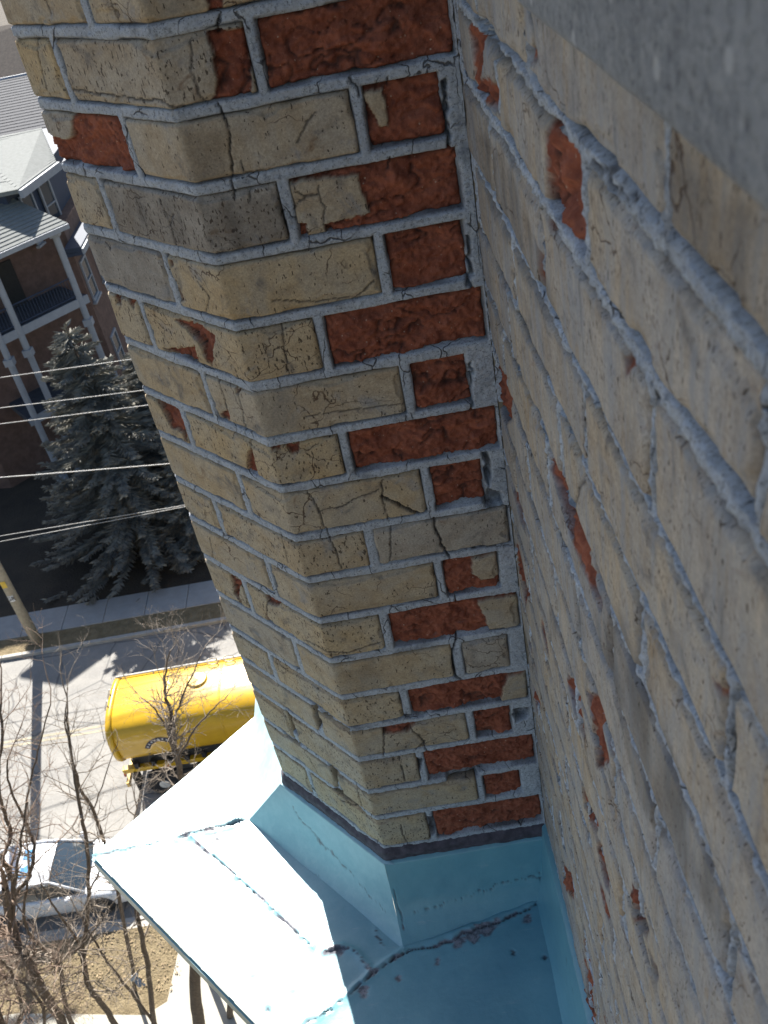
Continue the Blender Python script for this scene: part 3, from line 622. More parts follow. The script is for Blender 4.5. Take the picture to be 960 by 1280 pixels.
for i in range(1, len(ZW)):
    zt, zb = ZW[i-1]-(.0068 if i < 4 else .0048), ZW[i]+(.0068 if i < 3 else .0048)
    js = joints(i)
    for a, b in zip(js[:-1], js[1:]):
        a_, b_ = a+.005, min(b-.005, YA-.004)
        if b_-a_ < .02 or b_ < .06: continue
        cy = (a_+b_)/2; res = .0028 if cy > .3 else .0034
        pats = [p for p in wredpoly if min(q[0] for q in p) < b_ and max(q[0] for q in p) > a_ and min(q[1] for q in p) < zt and max(q[1] for q in p) > zb]
        tone = .55+.3*rng.rand()
        if i in (6, 7) and a_ < .5: tone = .95
        put_brick(surf_wall, a_, b_, zb, zt, res, 'y', 2000+i*31+int(cy*100), wall, WOFF, wall_rects, patches=pats, cracks=WCRK, tone=tone if i != 3 else .8, pits=.0+.2*rng.rand(),
                  stains=WST, edge=.0040, efreq=24, rough=1.6, tilt=(rng.rand()-.5)*.004, ridge=1.5, chip=.10+.35*rng.rand()**2, wside=1.)
V, F, att = make_mortar(surf_wall, .04, YA-.001, ZW[-1]-.02, ZW[0]-.001, .0025, wall_rects, 177, WCRK, WV, amp=.0025, base=-.0012, gap=.9, gd=2.6)
link('mortar', mesh_np('mortar', V-WOFF, F, M_MOW, att), wall)
# the rest of the wall, out of the picture
M_WCORE = simple('plain_buff_masonry_wall', (.36, .30, .21), .88, scale=9, bump=.4, bscale=60, bdist=.003)
mb = MB(); mb.box(XW+.022, XW+.4, -2, 4.2, 0, CAMZ+3.0)
mb.box(XW+.001, XW+.022, -2, 4.2, 0, ZW[-1]-.021); mb.box(XW+.001, XW+.022, -2, .039, ZW[-1]-.02, CAMZ+3.0)
mb.box(XW+.001, XW+.022, .039, 4.2, CAMZ+.26, CAMZ+3.0); mb.box(XW+.001, XW+.022, YA+.002, 4.2, ZW[-1]-.02, CAMZ+.259)
mb.build('core', M_WCORE, wall, off=WOFF)
mb = MB()
for r_ in range(30):
    z0 = ZW[-1]-.03-(r_+1)*.074
    for k in range(20):
        y0 = -1.9+(k+.5*(r_ % 2))*.21; mb.box(XW-.001, XW+.003, y0, y0+.199, z0, z0+.063)
tag(mb.build('brick', M_WCORE, wall, off=WOFF), kind='stuff')

# limestone band over the wall
st = -.082*K
mb = MB(); nS = 60
V = []; 
yy = np.linspace(-.6, YA-.002, 120); prof = [(.004, -.0865), (-.014, -.0865), (-.0165, -.085), (-.018, -.082), (-.018, 0.05), (-.018, .22), (-.012, .226), (.02, .23)]
Yg, Ig = np.meshgrid(yy, np.arange(len(prof)), indexing='ij'); pa = np.array(prof)
Xg = XW+pa[Ig, 0]+fbm(Yg*9, Ig*.7, 5, 3)*.0008; Zg = CAMZ+pa[Ig, 1]+np.where(Ig < 4, fbm(Yg*12, Yg*0+2, 6, 3)*.0012, 0)
me = mesh_np('stone_band', np.stack([Xg, Yg, Zg], -1).reshape(-1, 3)-WOFF, grid_faces(len(yy), len(prof)), M_STONE)
sb = link('stone_band', me, None, WOFF)
tag(sb, 'smooth grey limestone band, out of focus, along the top right of the brick wall', 'stone band')

# ------------------------------------------------------------------ turquoise metal roof below the pier
ZD = CAMZ-1.62*K
def D(q, zz=ZD): p = on_plane(q, (0, 0, 1), zz-CAMZ); return np.array([p[0], p[1]])
Vx = D((115, 1070)); e1 = D((320, 1280))-Vx; e1 /= np.linalg.norm(e1); e2 = np.array([-e1[1], e1[0]])
if e2[1] < 0: e2 = -e2
F_BC = D((310, 1025)); F_AB = D((505, 1190))
F_AW = np.array([XW-.026, .955*K])
roof = thing('metal_roof', 'small flat roof of peeling turquoise sheet metal, half in blazing sun, around the foot of the brick pier', 'roof', (Vx[0], Vx[1], ZD))
ROFF = np.array(roof.location)
# seams as plan polylines: (points px, half width mm, depth mm, peel half width mm)
SEAM = [([(117, 1070), (180, 1057), (240, 1046), (275, 1037), (310, 1025)], 1.4, 3, 5), ([(225, 1046), (245, 1041), (272, 1036), (300, 1028)], 1.8, 4, 9), ([(240, 1048), (262, 1068), (290, 1090), (315, 1115), (335, 1130), (362, 1158), (392, 1188)], 2.0, 4, 6),
        ([(375, 1285), (400, 1272), (430, 1250), (452, 1228), (466, 1216), (505, 1190), (560, 1178), (585, 1165), (640, 1146), (690, 1122)], 2.2, 5, 7),
        ([(408, 1192), (430, 1185), (445, 1192), (462, 1212)], 2.0, 3, 7), ([(262, 1057), (272, 1050), (268, 1040)], 3, 4, 5), ([(470, 1160), (474, 1175), (480, 1185)], 1.2, 2, 2),
        ([(363, 1238), (380, 1228)], 1.5, 2, 3), ([(308, 1000), (316, 985)], .8, 1, 1), ([(312, 1133), (325, 1140)], 1.2, 1, 3)]
BLOB = [((640, 1191), 4.5, 'd'), ((680, 1198), 3.2, 'd'), ((605, 1160), 14, 'p'), ((590, 1172), 10, 'p'), ((575, 1178), 8, 'p'), ((454, 1240), 10, 'p'), ((500, 1222), 6, 'p'), ((345, 1133), 3, 'p'), ((253, 1021), 2.5, 'd'),
        ((248, 1054), 8, 'p'), ((333, 1263), 3, 'd'), ((427, 1190), 8, 'p'), ((315, 1222), 4, 'p'), ((290, 1135), 1.6, 'd'), ((276, 997), 1.6, 'd'), ((545, 1200), 5, 'p'), ((660, 1150), 7, 'p'), ((620, 1152), 8, 'p')]
SE = [([tuple(D(q)) for q in p], w*MM, d*MM, pw*MM) for p, w, d, pw in SEAM]
BL_ = [(D(q), r_*MM, k) for q, r_, k in BLOB]
RIDGE = [([(205, 1050), (240, 1044), (272, 1036), (303, 1027)], .0075, .0026, .005), ([(240, 1048), (290, 1090), (335, 1130), (392, 1188)], .0030, .003, .004), ([(120, 1069), (200, 1052)], .002, .003, .003),
         ([(400, 1275), (430, 1250), (466, 1216), (505, 1190), (585, 1165), (690, 1122)], .004, .004, .006), ([(408, 1192), (430, 1185), (445, 1192), (462, 1212)], .006, .004, .003)]
RG_ = [([tuple(D(q)) for q in p], a, b_, c) for p, a, b_, c in RIDGE]
def roof_attrs(X, Y_, seed=5):
    jx = fbm(X*60, Y_*60, seed, 4)*.006; jy = fbm(X*60+30, Y_*60, seed+1, 4)*.006
    h = fbm(X*7, Y_*7, seed+2, 3)*.0030+fbm(X*40, Y_*40, seed+3, 3)*.0003; dirt_shade = np.zeros(X.shape); peel = np.zeros(X.shape)
    for pts, w, dep, pw in SE:
        xs = [p[0] for p in pts]; ys_ = [p[1] for p in pts]
        mk = (X > min(xs)-.03) & (X < max(xs)+.03) & (Y_ > min(ys_)-.03) & (Y_ < max(ys_)+.03)
        sd = np.full(X.shape, 1.); sd[mk] = seg_dist(X[mk]+jx[mk], Y_[mk]+jy[mk], pts)
        wv = w*.75*(.5+1.0*vn(X*25, Y_*25, seed+6)); k = np.clip(1-sd/np.maximum(wv, .0012), 0, 1)
        h = h-k*dep+np.exp(-(sd/(pw*1.2))**2)*.0012; dirt_shade = np.maximum(dirt_shade, np.clip(k*1.7, 0, 1))  # seam slits darkened in the colour too
        pm_ = sstep(.0, -.002, sd-pw*(vn(X*45, Y_*45, seed+8)*1.9-.75)); peel = np.maximum(peel, pm_)
    for pts, hh_, wd, off_ in RG_:
        sd = seg_dist(X+jx*.8, Y_-off_+jy*.8, pts); h = h+np.exp(-(sd/wd)**2)*hh_*(.25+1.1*vn(X*38, Y_*38, seed+14))
    for c, r_, kd in BL_:
        sd = np.hypot(X-c[0]+jx*1.2, Y_-c[1]+jy*1.2)-r_*(.6+.8*vn(X*80, Y_*80, seed+9)); w = sstep(.001, -.001, sd)
        if kd == 'd': dirt_shade = np.maximum(dirt_shade, w); h = h-w*.002
        else: peel = np.maximum(peel, w); h = h-w*.0008
    return h, dirt_shade, peel
res = .0036
La = (XW-Vx[0])/abs(e1[0])+.01; Lb = (XW-Vx[0])/abs(e2[0])+.01
na, nb = int(La/res), int(Lb/res)
A_, B_ = np.meshgrid(np.linspace(0, La, na), np.linspace(0, Lb, nb), indexing='ij')
Xd = Vx[0]+A_*e1[0]+B_*e2[0]; Yd = Vx[1]+A_*e1[1]+B_*e2[1]
h, dirt_shade, peel = roof_attrs(Xd, Yd)
Zd = ZD+h
Fd = grid_faces(na, nb); cx_ = Xd.ravel()[Fd].mean(1); cy_ = Yd.ravel()[Fd].mean(1)
inside = (cx_ < XW-.02)
pin = poly_sd(cx_, cy_, [tuple(F_BC+np.array([.02, .0])), tuple(F_AB+np.array([0, .02])), tuple(F_AW+np.array([.1, .02])), (XW+.1, 2.0), (XL-.05, 2.0)]) < -.02
inside &= ~pin
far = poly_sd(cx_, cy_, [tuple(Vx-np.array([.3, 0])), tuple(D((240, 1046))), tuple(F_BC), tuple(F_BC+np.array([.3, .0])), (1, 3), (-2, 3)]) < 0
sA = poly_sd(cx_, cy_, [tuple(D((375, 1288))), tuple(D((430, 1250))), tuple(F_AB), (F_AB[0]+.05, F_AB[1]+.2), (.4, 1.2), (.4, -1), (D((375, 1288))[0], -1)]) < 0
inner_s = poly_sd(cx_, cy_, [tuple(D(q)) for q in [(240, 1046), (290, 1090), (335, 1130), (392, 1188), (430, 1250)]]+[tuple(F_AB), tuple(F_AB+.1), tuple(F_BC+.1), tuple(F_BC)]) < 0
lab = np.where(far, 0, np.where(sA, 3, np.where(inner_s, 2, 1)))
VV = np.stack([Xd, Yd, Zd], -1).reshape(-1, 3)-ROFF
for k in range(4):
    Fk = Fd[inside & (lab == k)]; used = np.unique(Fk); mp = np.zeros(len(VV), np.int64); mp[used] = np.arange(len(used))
    link('deck_sheet', mesh_np('deck_sheet', VV[used], mp[Fk], M_TEAL, dict(dirt_shade=dirt_shade.ravel()[used], peel=peel.ravel()[used], chalk_glare=np.full(len(used), (.75, .45, .35, .12)[k]))), roof)  # sunlit sheets coloured paler to carry the glare
# folded drip edges
mb = MB(); t_ = .02
for ee, LL in ((e1, La), (e2, Lb)):
    nn_ = np.array([-ee[1], ee[0]]); 
    if np.dot(nn_, (F_BC-Vx)) > 0: nn_ = -nn_
    p0 = Vx; p1 = Vx+ee*(LL-.02)
    q = [(p0[0], p0[1]), (p1[0], p1[1]), (p1[0]+nn_[0]*.004, p1[1]+nn_[1]*.004), (p0[0]+nn_[0]*.004, p0[1]+nn_[1]*.004)]
    mb.prism(q, ZD-.045, ZD-.0065)
me_o = mb.build('drip_edge', M_TEAL, roof, off=ROFF)
# upstands (coved at the foot)
def upstand(P0, P1, Q0, Q1, zt, zf, name, nu, seed, cracks=(), lin=False, chalk_glare=.1):
    nv = 40; u = np.linspace(0, 1, nu)[:, None]; v = np.linspace(0, 1, nv)[None, :]
    # profile: steep, then curved onto the deck
    bl = sstep(.45, 1.0, v)
    hor = v*.72+.28*bl*v; ver = 1-(1-v)**1.35
    if lin:
        w_ = 0. if lin == 1 else np.clip(1-(1-u)**4, 0, 1); hor = hor*w_+v*(1-w_); ver = ver*w_+v*(1-w_)
    X = (P0[0]+(P1[0]-P0[0])*u)*(1-hor)+(Q0[0]+(Q1[0]-Q0[0])*u)*hor
    Y_ = (P0[1]+(P1[1]-P0[1])*u)*(1-hor)+(Q0[1]+(Q1[1]-Q0[1])*u)*hor
    zt_ = zt if np.isscalar(zt) else zt[0]+(zt[1]-zt[0])*u
    Zz = zt_+(zf-zt_)*ver+0*u
    jz = fbm(u*30+0*v, v*8+0*u, seed, 4)
    dirt_shade = np.zeros(X.shape); peel = np.zeros(X.shape); h = fbm(u*6+0*v, v*4+0*u, seed+1, 3)*.0012
    for pts, w, pw in cracks:
        LU = np.hypot(P1[0]-P0[0], P1[1]-P0[1]); LV = zt_.max() - zf if not np.isscalar(zt_) else zt_-zf
        sd = seg_dist((u+0*v)*LU+jz*.006, (v+0*u)*LV+fbm(u*30+9, v*9, seed+3, 3)*.006, [(a*LU, b*LV) for a, b in pts])
        k = np.clip(1-sd/(w*MM*(.4+1.3*vn(u*40+0*v, v*10+0*u, seed+5))), 0, 1); dirt_shade = np.maximum(dirt_shade, np.clip(k*1.2, 0, .8)*(.7+.3*vn(u*22+0*v, v*6+0*u, seed+8))); h = h-k*.002
        peel = np.maximum(peel, sstep(0, -.002, sd-pw*MM*(vn(u*50+0*v, v*14+0*u, seed+7)*1.8-.7)))
    dx, dy = Q0[0]-P0[0], Q0[1]-P0[1]; L = math.hypot(dx, dy)
    X = X+h*dx/L; Y_ = Y_+h*dy/L
    V = np.stack([X, Y_, Zz], -1).reshape(-1, 3)-ROFF; F = grid_faces(nu, nv); V = V.tolist(); F = F.tolist()
    # turned-in top edge towards the masonry
    n0 = len(V)
    for i in range(nu): V.append([V[i*nv][0]-dx/L*.02, V[i*nv][1]-dy/L*.02, V[i*nv][2]+.001])
    for i in range(nu-1): F.append([i*nv, n0+i, n0+i+1, (i+1)*nv])
    dz = np.zeros(nu)
    return link(name, mesh_np(name, V, F, M_TEAL, dict(dirt_shade=np.concatenate([dirt_shade.ravel(), dz]), peel=np.concatenate([peel.ravel(), dz]), chalk_glare=np.full(len(V), chalk_glare))), roof)
ZT = CAMZ-1.484*K
o1 = .010
nBx, nBy = -math.cos(BA), -math.sin(BA)
cAB = np.array([XC-o1*.44, YA-o1]); cBC = np.array([XL-o1, YL-o1*.388])
zf = ZD-.002
upstand(cAB, np.array([XW-.004, YA-o1]), F_AB, np.array([F_AW[0]+.006, F_AW[1]]), ZT, zf, 'upstand', 150, 11, cracks=[([(.02, .30), (.03, .75)], 1.8, 3.5), ([(.1, .62), (.3, .60), (.55, .56), (.95, .5)], .9, 1.2), ([(.9, .5), (.98, .62)], 1.5, 3)])
upstand(cBC, cAB, F_BC, F_AB, ZT, zf, 'upstand', 150, 12, cracks=[([(.17, .22), (.26, .30), (.33, .36)], 1.5, 3), ([(.33, .36), (.5, .45), (.62, .52)], 2.2, 9), ([(.62, .52), (.8, .62), (.92, .66)], 1.0, 1.5), ([(.45, .95), (.50, .9)], .8, 1)], chalk_glare=.6, lin=2)
f_c2 = F_BC+np.array([0., LC+.3]); upstand(np.array([XL-o1, YL+LC+.25]), cBC, f_c2, F_BC, ZT, zf, 'upstand', 60, 13, lin=1, chalk_glare=1.)  # sunlit side coloured palest so that it burns out white
yn = .10
upstand(np.array([XW-.006, F_AW[1]+.04]), np.array([XW-.006, yn]), np.array([XW-.036, F_AW[1]+.02]), np.array([XW-.036, yn]), (CAMZ-1.46*K, CAMZ-1.495*K), zf, 'upstand', 120, 14, cracks=[([(.2, .3), (.3, .35)], .8, 1)])
# dark sealant bead over the upstands
def bead(s0, s1, z0, z1, hmax, seed):
    nu = int((s1-s0)/.002); nv = 16; u = np.linspace(s0, s1, nu)[:, None]+np.zeros((1, nv)); v = np.linspace(0, 1, nv)[None, :]+np.zeros((nu, 1))
    h = hmax*np.sin(np.pi*np.clip(v, .02, .98))**.5+fbm(u*50, v*5, seed, 4)*.003-.006
    zz = z0+(z1-z0)*v+fbm(u*30, v*0, seed+2, 3)*.003
    return surf_pier(u.ravel(), zz.ravel(), h.ravel()), grid_faces(nu, nv)
V, F = bead(-LB-.02, LA-.002, ZT-.012, Z[17]+.002, .012, 3)
link('sealant', mesh_np('sealant', V-ROFF, F, M_CAULK), roof)
# storey below the roof: plain rendered bay body
bay = [tuple(Vx+e1*.55+e2*.55), tuple(Vx+e1*(La-.6)+e2*.55), (XW+.02, 1.2), tuple(Vx+e2*(Lb-.6)+e1*.55)]
mb = MB(); mb.prism(bay, 0, ZD-.05)
bo = mb.build('brick_bay', M_WCORE); tag(bo, 'buff masonry bay standing under the turquoise metal roof', 'bay')

# ================================================================== street
M_GRASS = simple('dead_winter_grass', (.30, .235, .135), .95, var=.35, scale=3.2, bump=1, bscale=14, bdist=.10, col2=(.17, .13, .07))
M_GROUND_SHADE = simple('shade_darkened_ground', (.075, .06, .042), .95, var=.3, scale=.8, bump=1, bscale=10, bdist=.08, col2=(.045, .036, .028))  # house shade on the lawn is put into this dark base colour
M_ROAD = simple('pale_worn_asphalt', (.30, .285, .255), .9, var=.10, scale=.7, bump=.4, bscale=30, bdist=.02)
def road_mat():
    mt, t, b = mat_new('pale_worn_asphalt'); n = N(t); o = n.obj()
    c = n.mix(n.ramp(n.noise(o, 1.1, 6, .7), .3, .7), (.205, .198, .182), (.265, .252, .23))
    c = n.mix(n.ramp(n.noise(n.vscale(o, .05, 1, 1), 2.2, 4, .7), .42, .66, 0, .55), c, (.19, .183, .172))
    c = n.mix(n.ramp(n.noise(o, 26, 4, .8), .42, .68, 0, .45), c, (.34, .325, .30))
    c = n.mix(n.ramp(n.voro(n.vscale(o, .35, 1, 1), .8), .04, .12, .55, 0), c, (.12, .115, .11))
    vd = n.voro(n.vadd(o, n.vscale(n.new('ShaderNodeTexNoise').outputs['Color'], 1.2, 1.2, 1.2)), .45, 'DISTANCE_TO_EDGE')
    c = n.mix(n.ramp(vd, .006, .02, .7, 0), c, (.10, .098, .095))
    n.inp(b, 'Base Color', c); b.inputs['Roughness'].default_value = .9
    n.inp(b, 'Normal', n.bump(n.noise(o, 40, 5, .8), .5, .02)); return mt
M_ROAD = road_mat()
M_CONC = simple('pavement_concrete', (.36, .355, .34), .9, var=.08, scale=2, bump=.3, bscale=40, bdist=.01)
M_PATH = simple('pale_path_concrete', (.40, .375, .31), .9, var=.06, scale=1.5, bump=.2, bscale=40, bdist=.01)
M_KERB = simple('kerb_concrete', (.42, .40, .36), .9, var=.12, scale=3)
M_YLINE = simple('worn_yellow_line', (.38, .335, .24), .8, var=.2, scale=3)
M_BARK = simple('grey_brown_bark', (.16, .125, .095), .9, var=.3, scale=18, bump=.8, bscale=60, bdist=.01)
M_TWIG = simple('pale_twigs', (.34, .28, .22), .85, var=.25, scale=5)
M_TWIGR = simple('reddish_twigs', (.30, .215, .16), .85, var=.25, scale=5)
def sheet(name, pts, z, mat, kind='structure', sub=None):
    mb = MB(); mb.add([(p[0], p[1], z) for p in pts], [tuple(range(len(pts)))]); return tag(mb.build(name, mat), kind=kind)
yk1 = float(np.mean([G((0, 830))[1], G((280, 768))[1]])); yk0 = 14.3
ysw0 = float(np.mean([G((0, 797))[1], G((270, 757))[1]])); ysw1 = float(np.mean([G((0, 766))[1], G((270, 731))[1]]))
xl_, xr_ = -70, 60
g = sheet('ground', [(-400, -100), (400, -100), (400, 600), (-400, 600)], -.16, M_GROUND_SHADE)
sheet('lawn', [(xl_, yk0-.32), (xl_, -20), (xr_, -20), (xr_, yk0-.32)], 0.0, M_GRASS)
sheet('far_lawn', [(xl_, ysw1), (xr_, ysw1), (xr_, 200), (xl_, 200)], 0.0, M_GROUND_SHADE)  # lawn in house shade, its darkness painted in
sheet('verge', [(xl_, yk1+.16), (xr_, yk1+.16), (xr_, ysw0), (xl_, ysw0)], -.02, M_GRASS)
sheet('road', [(xl_, yk0), (xr_, yk0), (xr_, yk1), (xl_, yk1)], -.13, M_ROAD)
yc = G((60, 919))[1]
for a in range(-40, 40, 1):
    pass
mb = MB()
for dy in (-.12, .08):
    mb.add([(xl_, yc+dy, -.126), (xr_, yc+dy, -.126), (xr_, yc+dy+.09, -.126), (xl_, yc+dy+.09, -.126)], [(0, 1, 2, 3)])
tag(mb.build('road_marking', M_YLINE), kind='structure')
for y0, y1, nm in ((yk1, yk1+.158, 'far_kerb'), (yk0-.158, yk0, 'near_kerb')):
    kb = bpy.data.objects.new(nm, None); C.objects.link(kb); tag(kb, kind='structure')
    for k in range(12):
        x0 = -34+k*3.0; b = MB(); b.box(x0, x0+2.985, y0, y1, -.3, -.0+.004); b.build('kerb_stone', M_KERB, kb, bevel=.02)
    b = MB(); b.box(xl_, -34.02, y0, y1, -.3, 0); b.box(2.02, xr_, y0, y1, -.3, 0); tag(b.build('kerb_stone', M_KERB, kb), kind='stuff')
tag(MB().box(xl_, xr_, yk0-.32, yk0-.16, -.3, .0).build('kerb_backing', M_KERB), kind='structure')
swalk = bpy.data.objects.new('pavement', None); C.objects.link(swalk); tag(swalk, kind='structure')
xs0 = G((137, 745))[0]; dxs = G((187, 737))[0]-G((137, 745))[0]
me = None
for k in range(-7, 8):
    x0 = xs0+k*dxs
    b = MB(); b.box(0, dxs-.02, ysw0, ysw1, -.12, .018)
    if me is None: o = b.build('paving_slab', M_CONC, swalk, bevel=.012); me = o.data; o.location = (x0, 0, 0)
    else: o = link('paving_slab', me, swalk, (x0, 0, 0))
b = MB(); b.box(xl_, xs0-7*dxs-.02, ysw0, ysw1, -.12, .018); b.box(xs0+8*dxs, xr_, ysw0, ysw1, -.12, .018); b.box(xl_, xr_, ysw0, ysw1, -.14, -.04)
tag(b.build('paving_slab', M_CONC, swalk), kind='stuff')
# near path
p1, p2, p3 = G((223, 1185)), G((209, 1252)), G((20, 1272)); 
pts = [(p1[0]+.02, p1[1]), (p2[0], p2[1]), (p2[0]-.5, p2[1]-.25), (p3[0], p3[1]+.1), (-60, p3[1]-.6), (-60, p3[1]-2.4), (4, p3[1]-2.4), (4, yk0-.32), (p1[0]+.1, yk0-.33)]
sheet('path', pts[::-1], .006, M_PATH)

# ------------------------------------------------------------------ utility pole and wires
pb = G((46, 801)); M_POLE = simple('weathered_pole_wood', (.40, .36, .28), .85, var=.15, scale=8)
pole = thing('utility_pole', 'tall pale round utility pole on the far verge, at the left edge', 'utility pole', (pb[0], pb[1], 0))
MB().tube([(0, 0, -.1), (0, 0, 13.5)], [.19, .13], 16).build('shaft', M_POLE, pole, smooth=True)
MB().box(-1.2, 1.2, -.06, .06, 12.4, 12.55).build('cross_arm', M_POLE, pole)
mk = PY((17, 748), pb[1]-.17); M_PLATE = simple('white_plate', (.7, .7, .68), .5, var=.05); M_INK = simple('black_ink', (.02, .02, .02), .6)
zpl = mk[2]
b = MB(); 
for j in range(7):
    w0 = -.9+j*.3-.15; w1 = w0+.3
    a0 = -math.pi/2+w0*.55; a1 = -math.pi/2+w1*.55
    r_ = .186
    b.add([(r_*math.cos(a0), r_*math.sin(a0), zpl-.13), (r_*math.cos(a1), r_*math.sin(a1), zpl-.13), (r_*math.cos(a1), r_*math.sin(a1), zpl+.13), (r_*math.cos(a0), r_*math.sin(a0), zpl+.13)], [(0, 1, 2, 3)])
pl_ = b.build('number_plate', M_PLATE, pole)
cu = bpy.data.curves.new('t', 'FONT'); cu.body = 'GR'; cu.size = .24; cu.align_x = 'CENTER'; cu.align_y = 'CENTER'; cu.extrude = .003
to = bpy.data.objects.new('t', cu); C.objects.link(to); bpy.context.view_layer.update()
tm = bpy.data.meshes.new_from_object(to.evaluated_get(bpy.context.evaluated_depsgraph_get())); bpy.data.objects.remove(to)
tm.materials.clear(); tm.materials.append(M_INK)
to = link('lettering', tm, pl_, (0, -.194, zpl)); to.rotation_euler = (math.pi/2, 0, 0)
zy = PY((2, 728), pb[1])[2]
MB().box(-.09, .09, -.185, -.172, zy-.14, zy+.14).build('yellow_tag', simple('yellow_tag', (.75, .5, .06), .5), pole)
M_WIRE = simple('bright_aluminium_wire', (.45, .44, .41), .55, metal=.1, var=.05)
wl_ = ['topmost pale overhead wire crossing the spruce tip', 'second overhead wire from the top, in front of the spruce', 'third overhead wire, just under the second one', 'fourth overhead wire, slightly wavy, across the middle of the spruce',
       'upper of the two thin lowest wires over the dark spruce foot', 'lower of the two thin lowest wires over the dark spruce foot']
for k, (a, b_, r_) in enumerate([((0, 472), (158, 450), .011), ((0, 510), (178, 488), .011), ((0, 530), (180, 507), .011), ((0, 597), (208, 580), .017), ((0, 670), (228, 632), .010), ((0, 677), (228, 634), .010)]):
    yw = 25.6+.25*k; A1 = PY(a, yw); B1 = PY(b_, yw); d = (B1-A1); pts = []
    for t in np.linspace(-3, 6, 60):
        p = A1+d*t; p[2] += .004*(t-.5)**2*abs(d[0]) - .001*abs(d[0]); pts.append(tuple(p))
    if k == 3: pts = [(p[0], p[1]+.02*math.sin(i*3.1), p[2]+.02*math.cos(i*3.1)) for i, p in enumerate(pts)]
    o = MB().tube(pts, r_, 6).build('overhead_wire', M_WIRE, smooth=True)
    tag(o, wl_[k], 'wire', 'overhead wires along the street')

# ------------------------------------------------------------------ houses beyond
M_RBR = simple('dull_red_brickwork', (.16, .10, .08), .9, var=.2, scale=3, bump=.4, bscale=30, bdist=.02)
M_TBR = simple('tan_brickwork', (.22, .15, .09), .9, var=.2, scale=3, bump=.4, bscale=30, bdist=.02)
M_WHT = simple('white_painted_trim', (.30, .32, .35), .6, var=.08, scale=4)
M_NAVY = simple('dark_blue_soffit', (.035, .05, .085), .7, var=.1, scale=4)
M_SHG = simple('pale_grey_shingles', (.20, .21, .20), .9, var=.12, scale=7, bump=.6, bscale=30, bdist=.02)
M_SHD = simple('dark_grey_shingles', (.065, .068, .078), .9, var=.2, scale=5, bump=.6, bscale=30, bdist=.02)
M_SHB = simple('brown_shingles', (.13, .105, .085), .9, var=.2, scale=5, bump=.6, bscale=30, bdist=.02)
M_GLS, _t, _b = mat_new('window_glass'); _b.inputs['Base Color'].default_value = (.03, .045, .06, 1); _b.inputs['Roughness'].default_value = .06; _b.inputs['Specular IOR Level'].default_value = .8
M_DK = simple('dark_opening', (.03, .028, .026), .8)
def shingle_roof(parent, name, a, b, c, d, mat, n=16, th=.03, t=.16):
    # a,b eave ends; d,c ridge ends. courses of shingles, each its own part
    a, b, c, d = [np.array(p, float) for p in (a, b, c, d)]
    MB().slab([a, b, c, d], t).build(name, mat, parent)
    nrm = np.cross(b-a, d-a); nrm /= np.linalg.norm(nrm); nrm = nrm if nrm[2] > 0 else -nrm
    for k in range(n):
        t0, t1 = k/n, (k+1.12)/n
        t1 = min(t1, 1)
        q = [a+(d-a)*t0, b+(c-b)*t0, b+(c-b)*t1, a+(d-a)*t1]
        lo, hi = nrm*(th+.012), nrm*.012
        P4 = [q[0]+lo, q[1]+lo, q[2]+hi, q[3]+hi]; Q4 = [q[0]+nrm*.002, q[1]+nrm*.002, q[2]+nrm*.002, q[3]+nrm*.002]
        bb = MB(); bb.add(P4+Q4, [(0, 1, 2, 3), (7, 6, 5, 4), (0, 4, 5, 1), (1, 5, 6, 2), (2, 6, 7, 3), (3, 7, 4, 0)]); bb.build('shingle_course', mat, parent)
def window(parent, M, w, h, z, mat=None, mull=True):
    # M maps local (x along wall, y outward, z up)
    f = MB()
    for x0, x1, z0, z1 in ((-w/2-.1, -w/2, -.1, h+.1), (w/2, w/2+.1, -.1, h+.1), (-w/2, w/2, h, h+.1), (-w/2, w/2, -.1, 0), (-w/2, w/2, h*.48, h*.48+.06)):
        f.box(x0, x1, 0, .08, z+z0, z+z1, M)
    fo = f.build('window', M_WHT, parent)
    MB().box(-w/2, w/2, .01, .03, z, z+h, M).build('pane', M_GLS, fo)
    MB().box(-w/2-.2, w/2+.2, 0, .16, z-.2, z-.1, M).build('sill', M_WHT, fo)
def frame(ax, ay, bx, by):       # matrix: x axis a->b along the wall, y outward
    d = Vector((bx-ax, by-ay, 0)); L = d.length; d.normalize(); n_ = Vector((d.y, -d.x, 0))
    return Matrix(((d.x, n_.x, 0, ax), (d.y, n_.y, 0, ay), (0, 0, 1, 0), (0, 0, 0, 1))), L
house = thing('red_brick_house', 'tall brick house with a two-storey white-columned porch, partly behind the spruce', 'house', (-20, 41, 0))
HO = np.array(house.location)
class HB(MB):
    pass
def hb(b, name, mat, par=house, **k): return b.build(name, mat, par, off=HO if par is house else None, **k)
c1 = np.array([-13.05, 39.0]); c2 = np.array([-15.25, 36.95]); du = (c2-c1)/np.linalg.norm(c2-c1); c3 = c2+du*.9; dn = np.array([du[1], -du[0]])
if dn[1] < 0: dn = -dn
w0 = c1+dn*2.3-du*.2; w1 = c3+dn*2.3+du*1.5
foot = [tuple(w0), (-13.35, w0[1]+.4), (-13.35, 52), (-34, 52), (-34, 40), tuple(w1)]
EZ = 22-12.1
hb(MB().prism(foot[::-1], 0, EZ), 'wall', M_RBR)
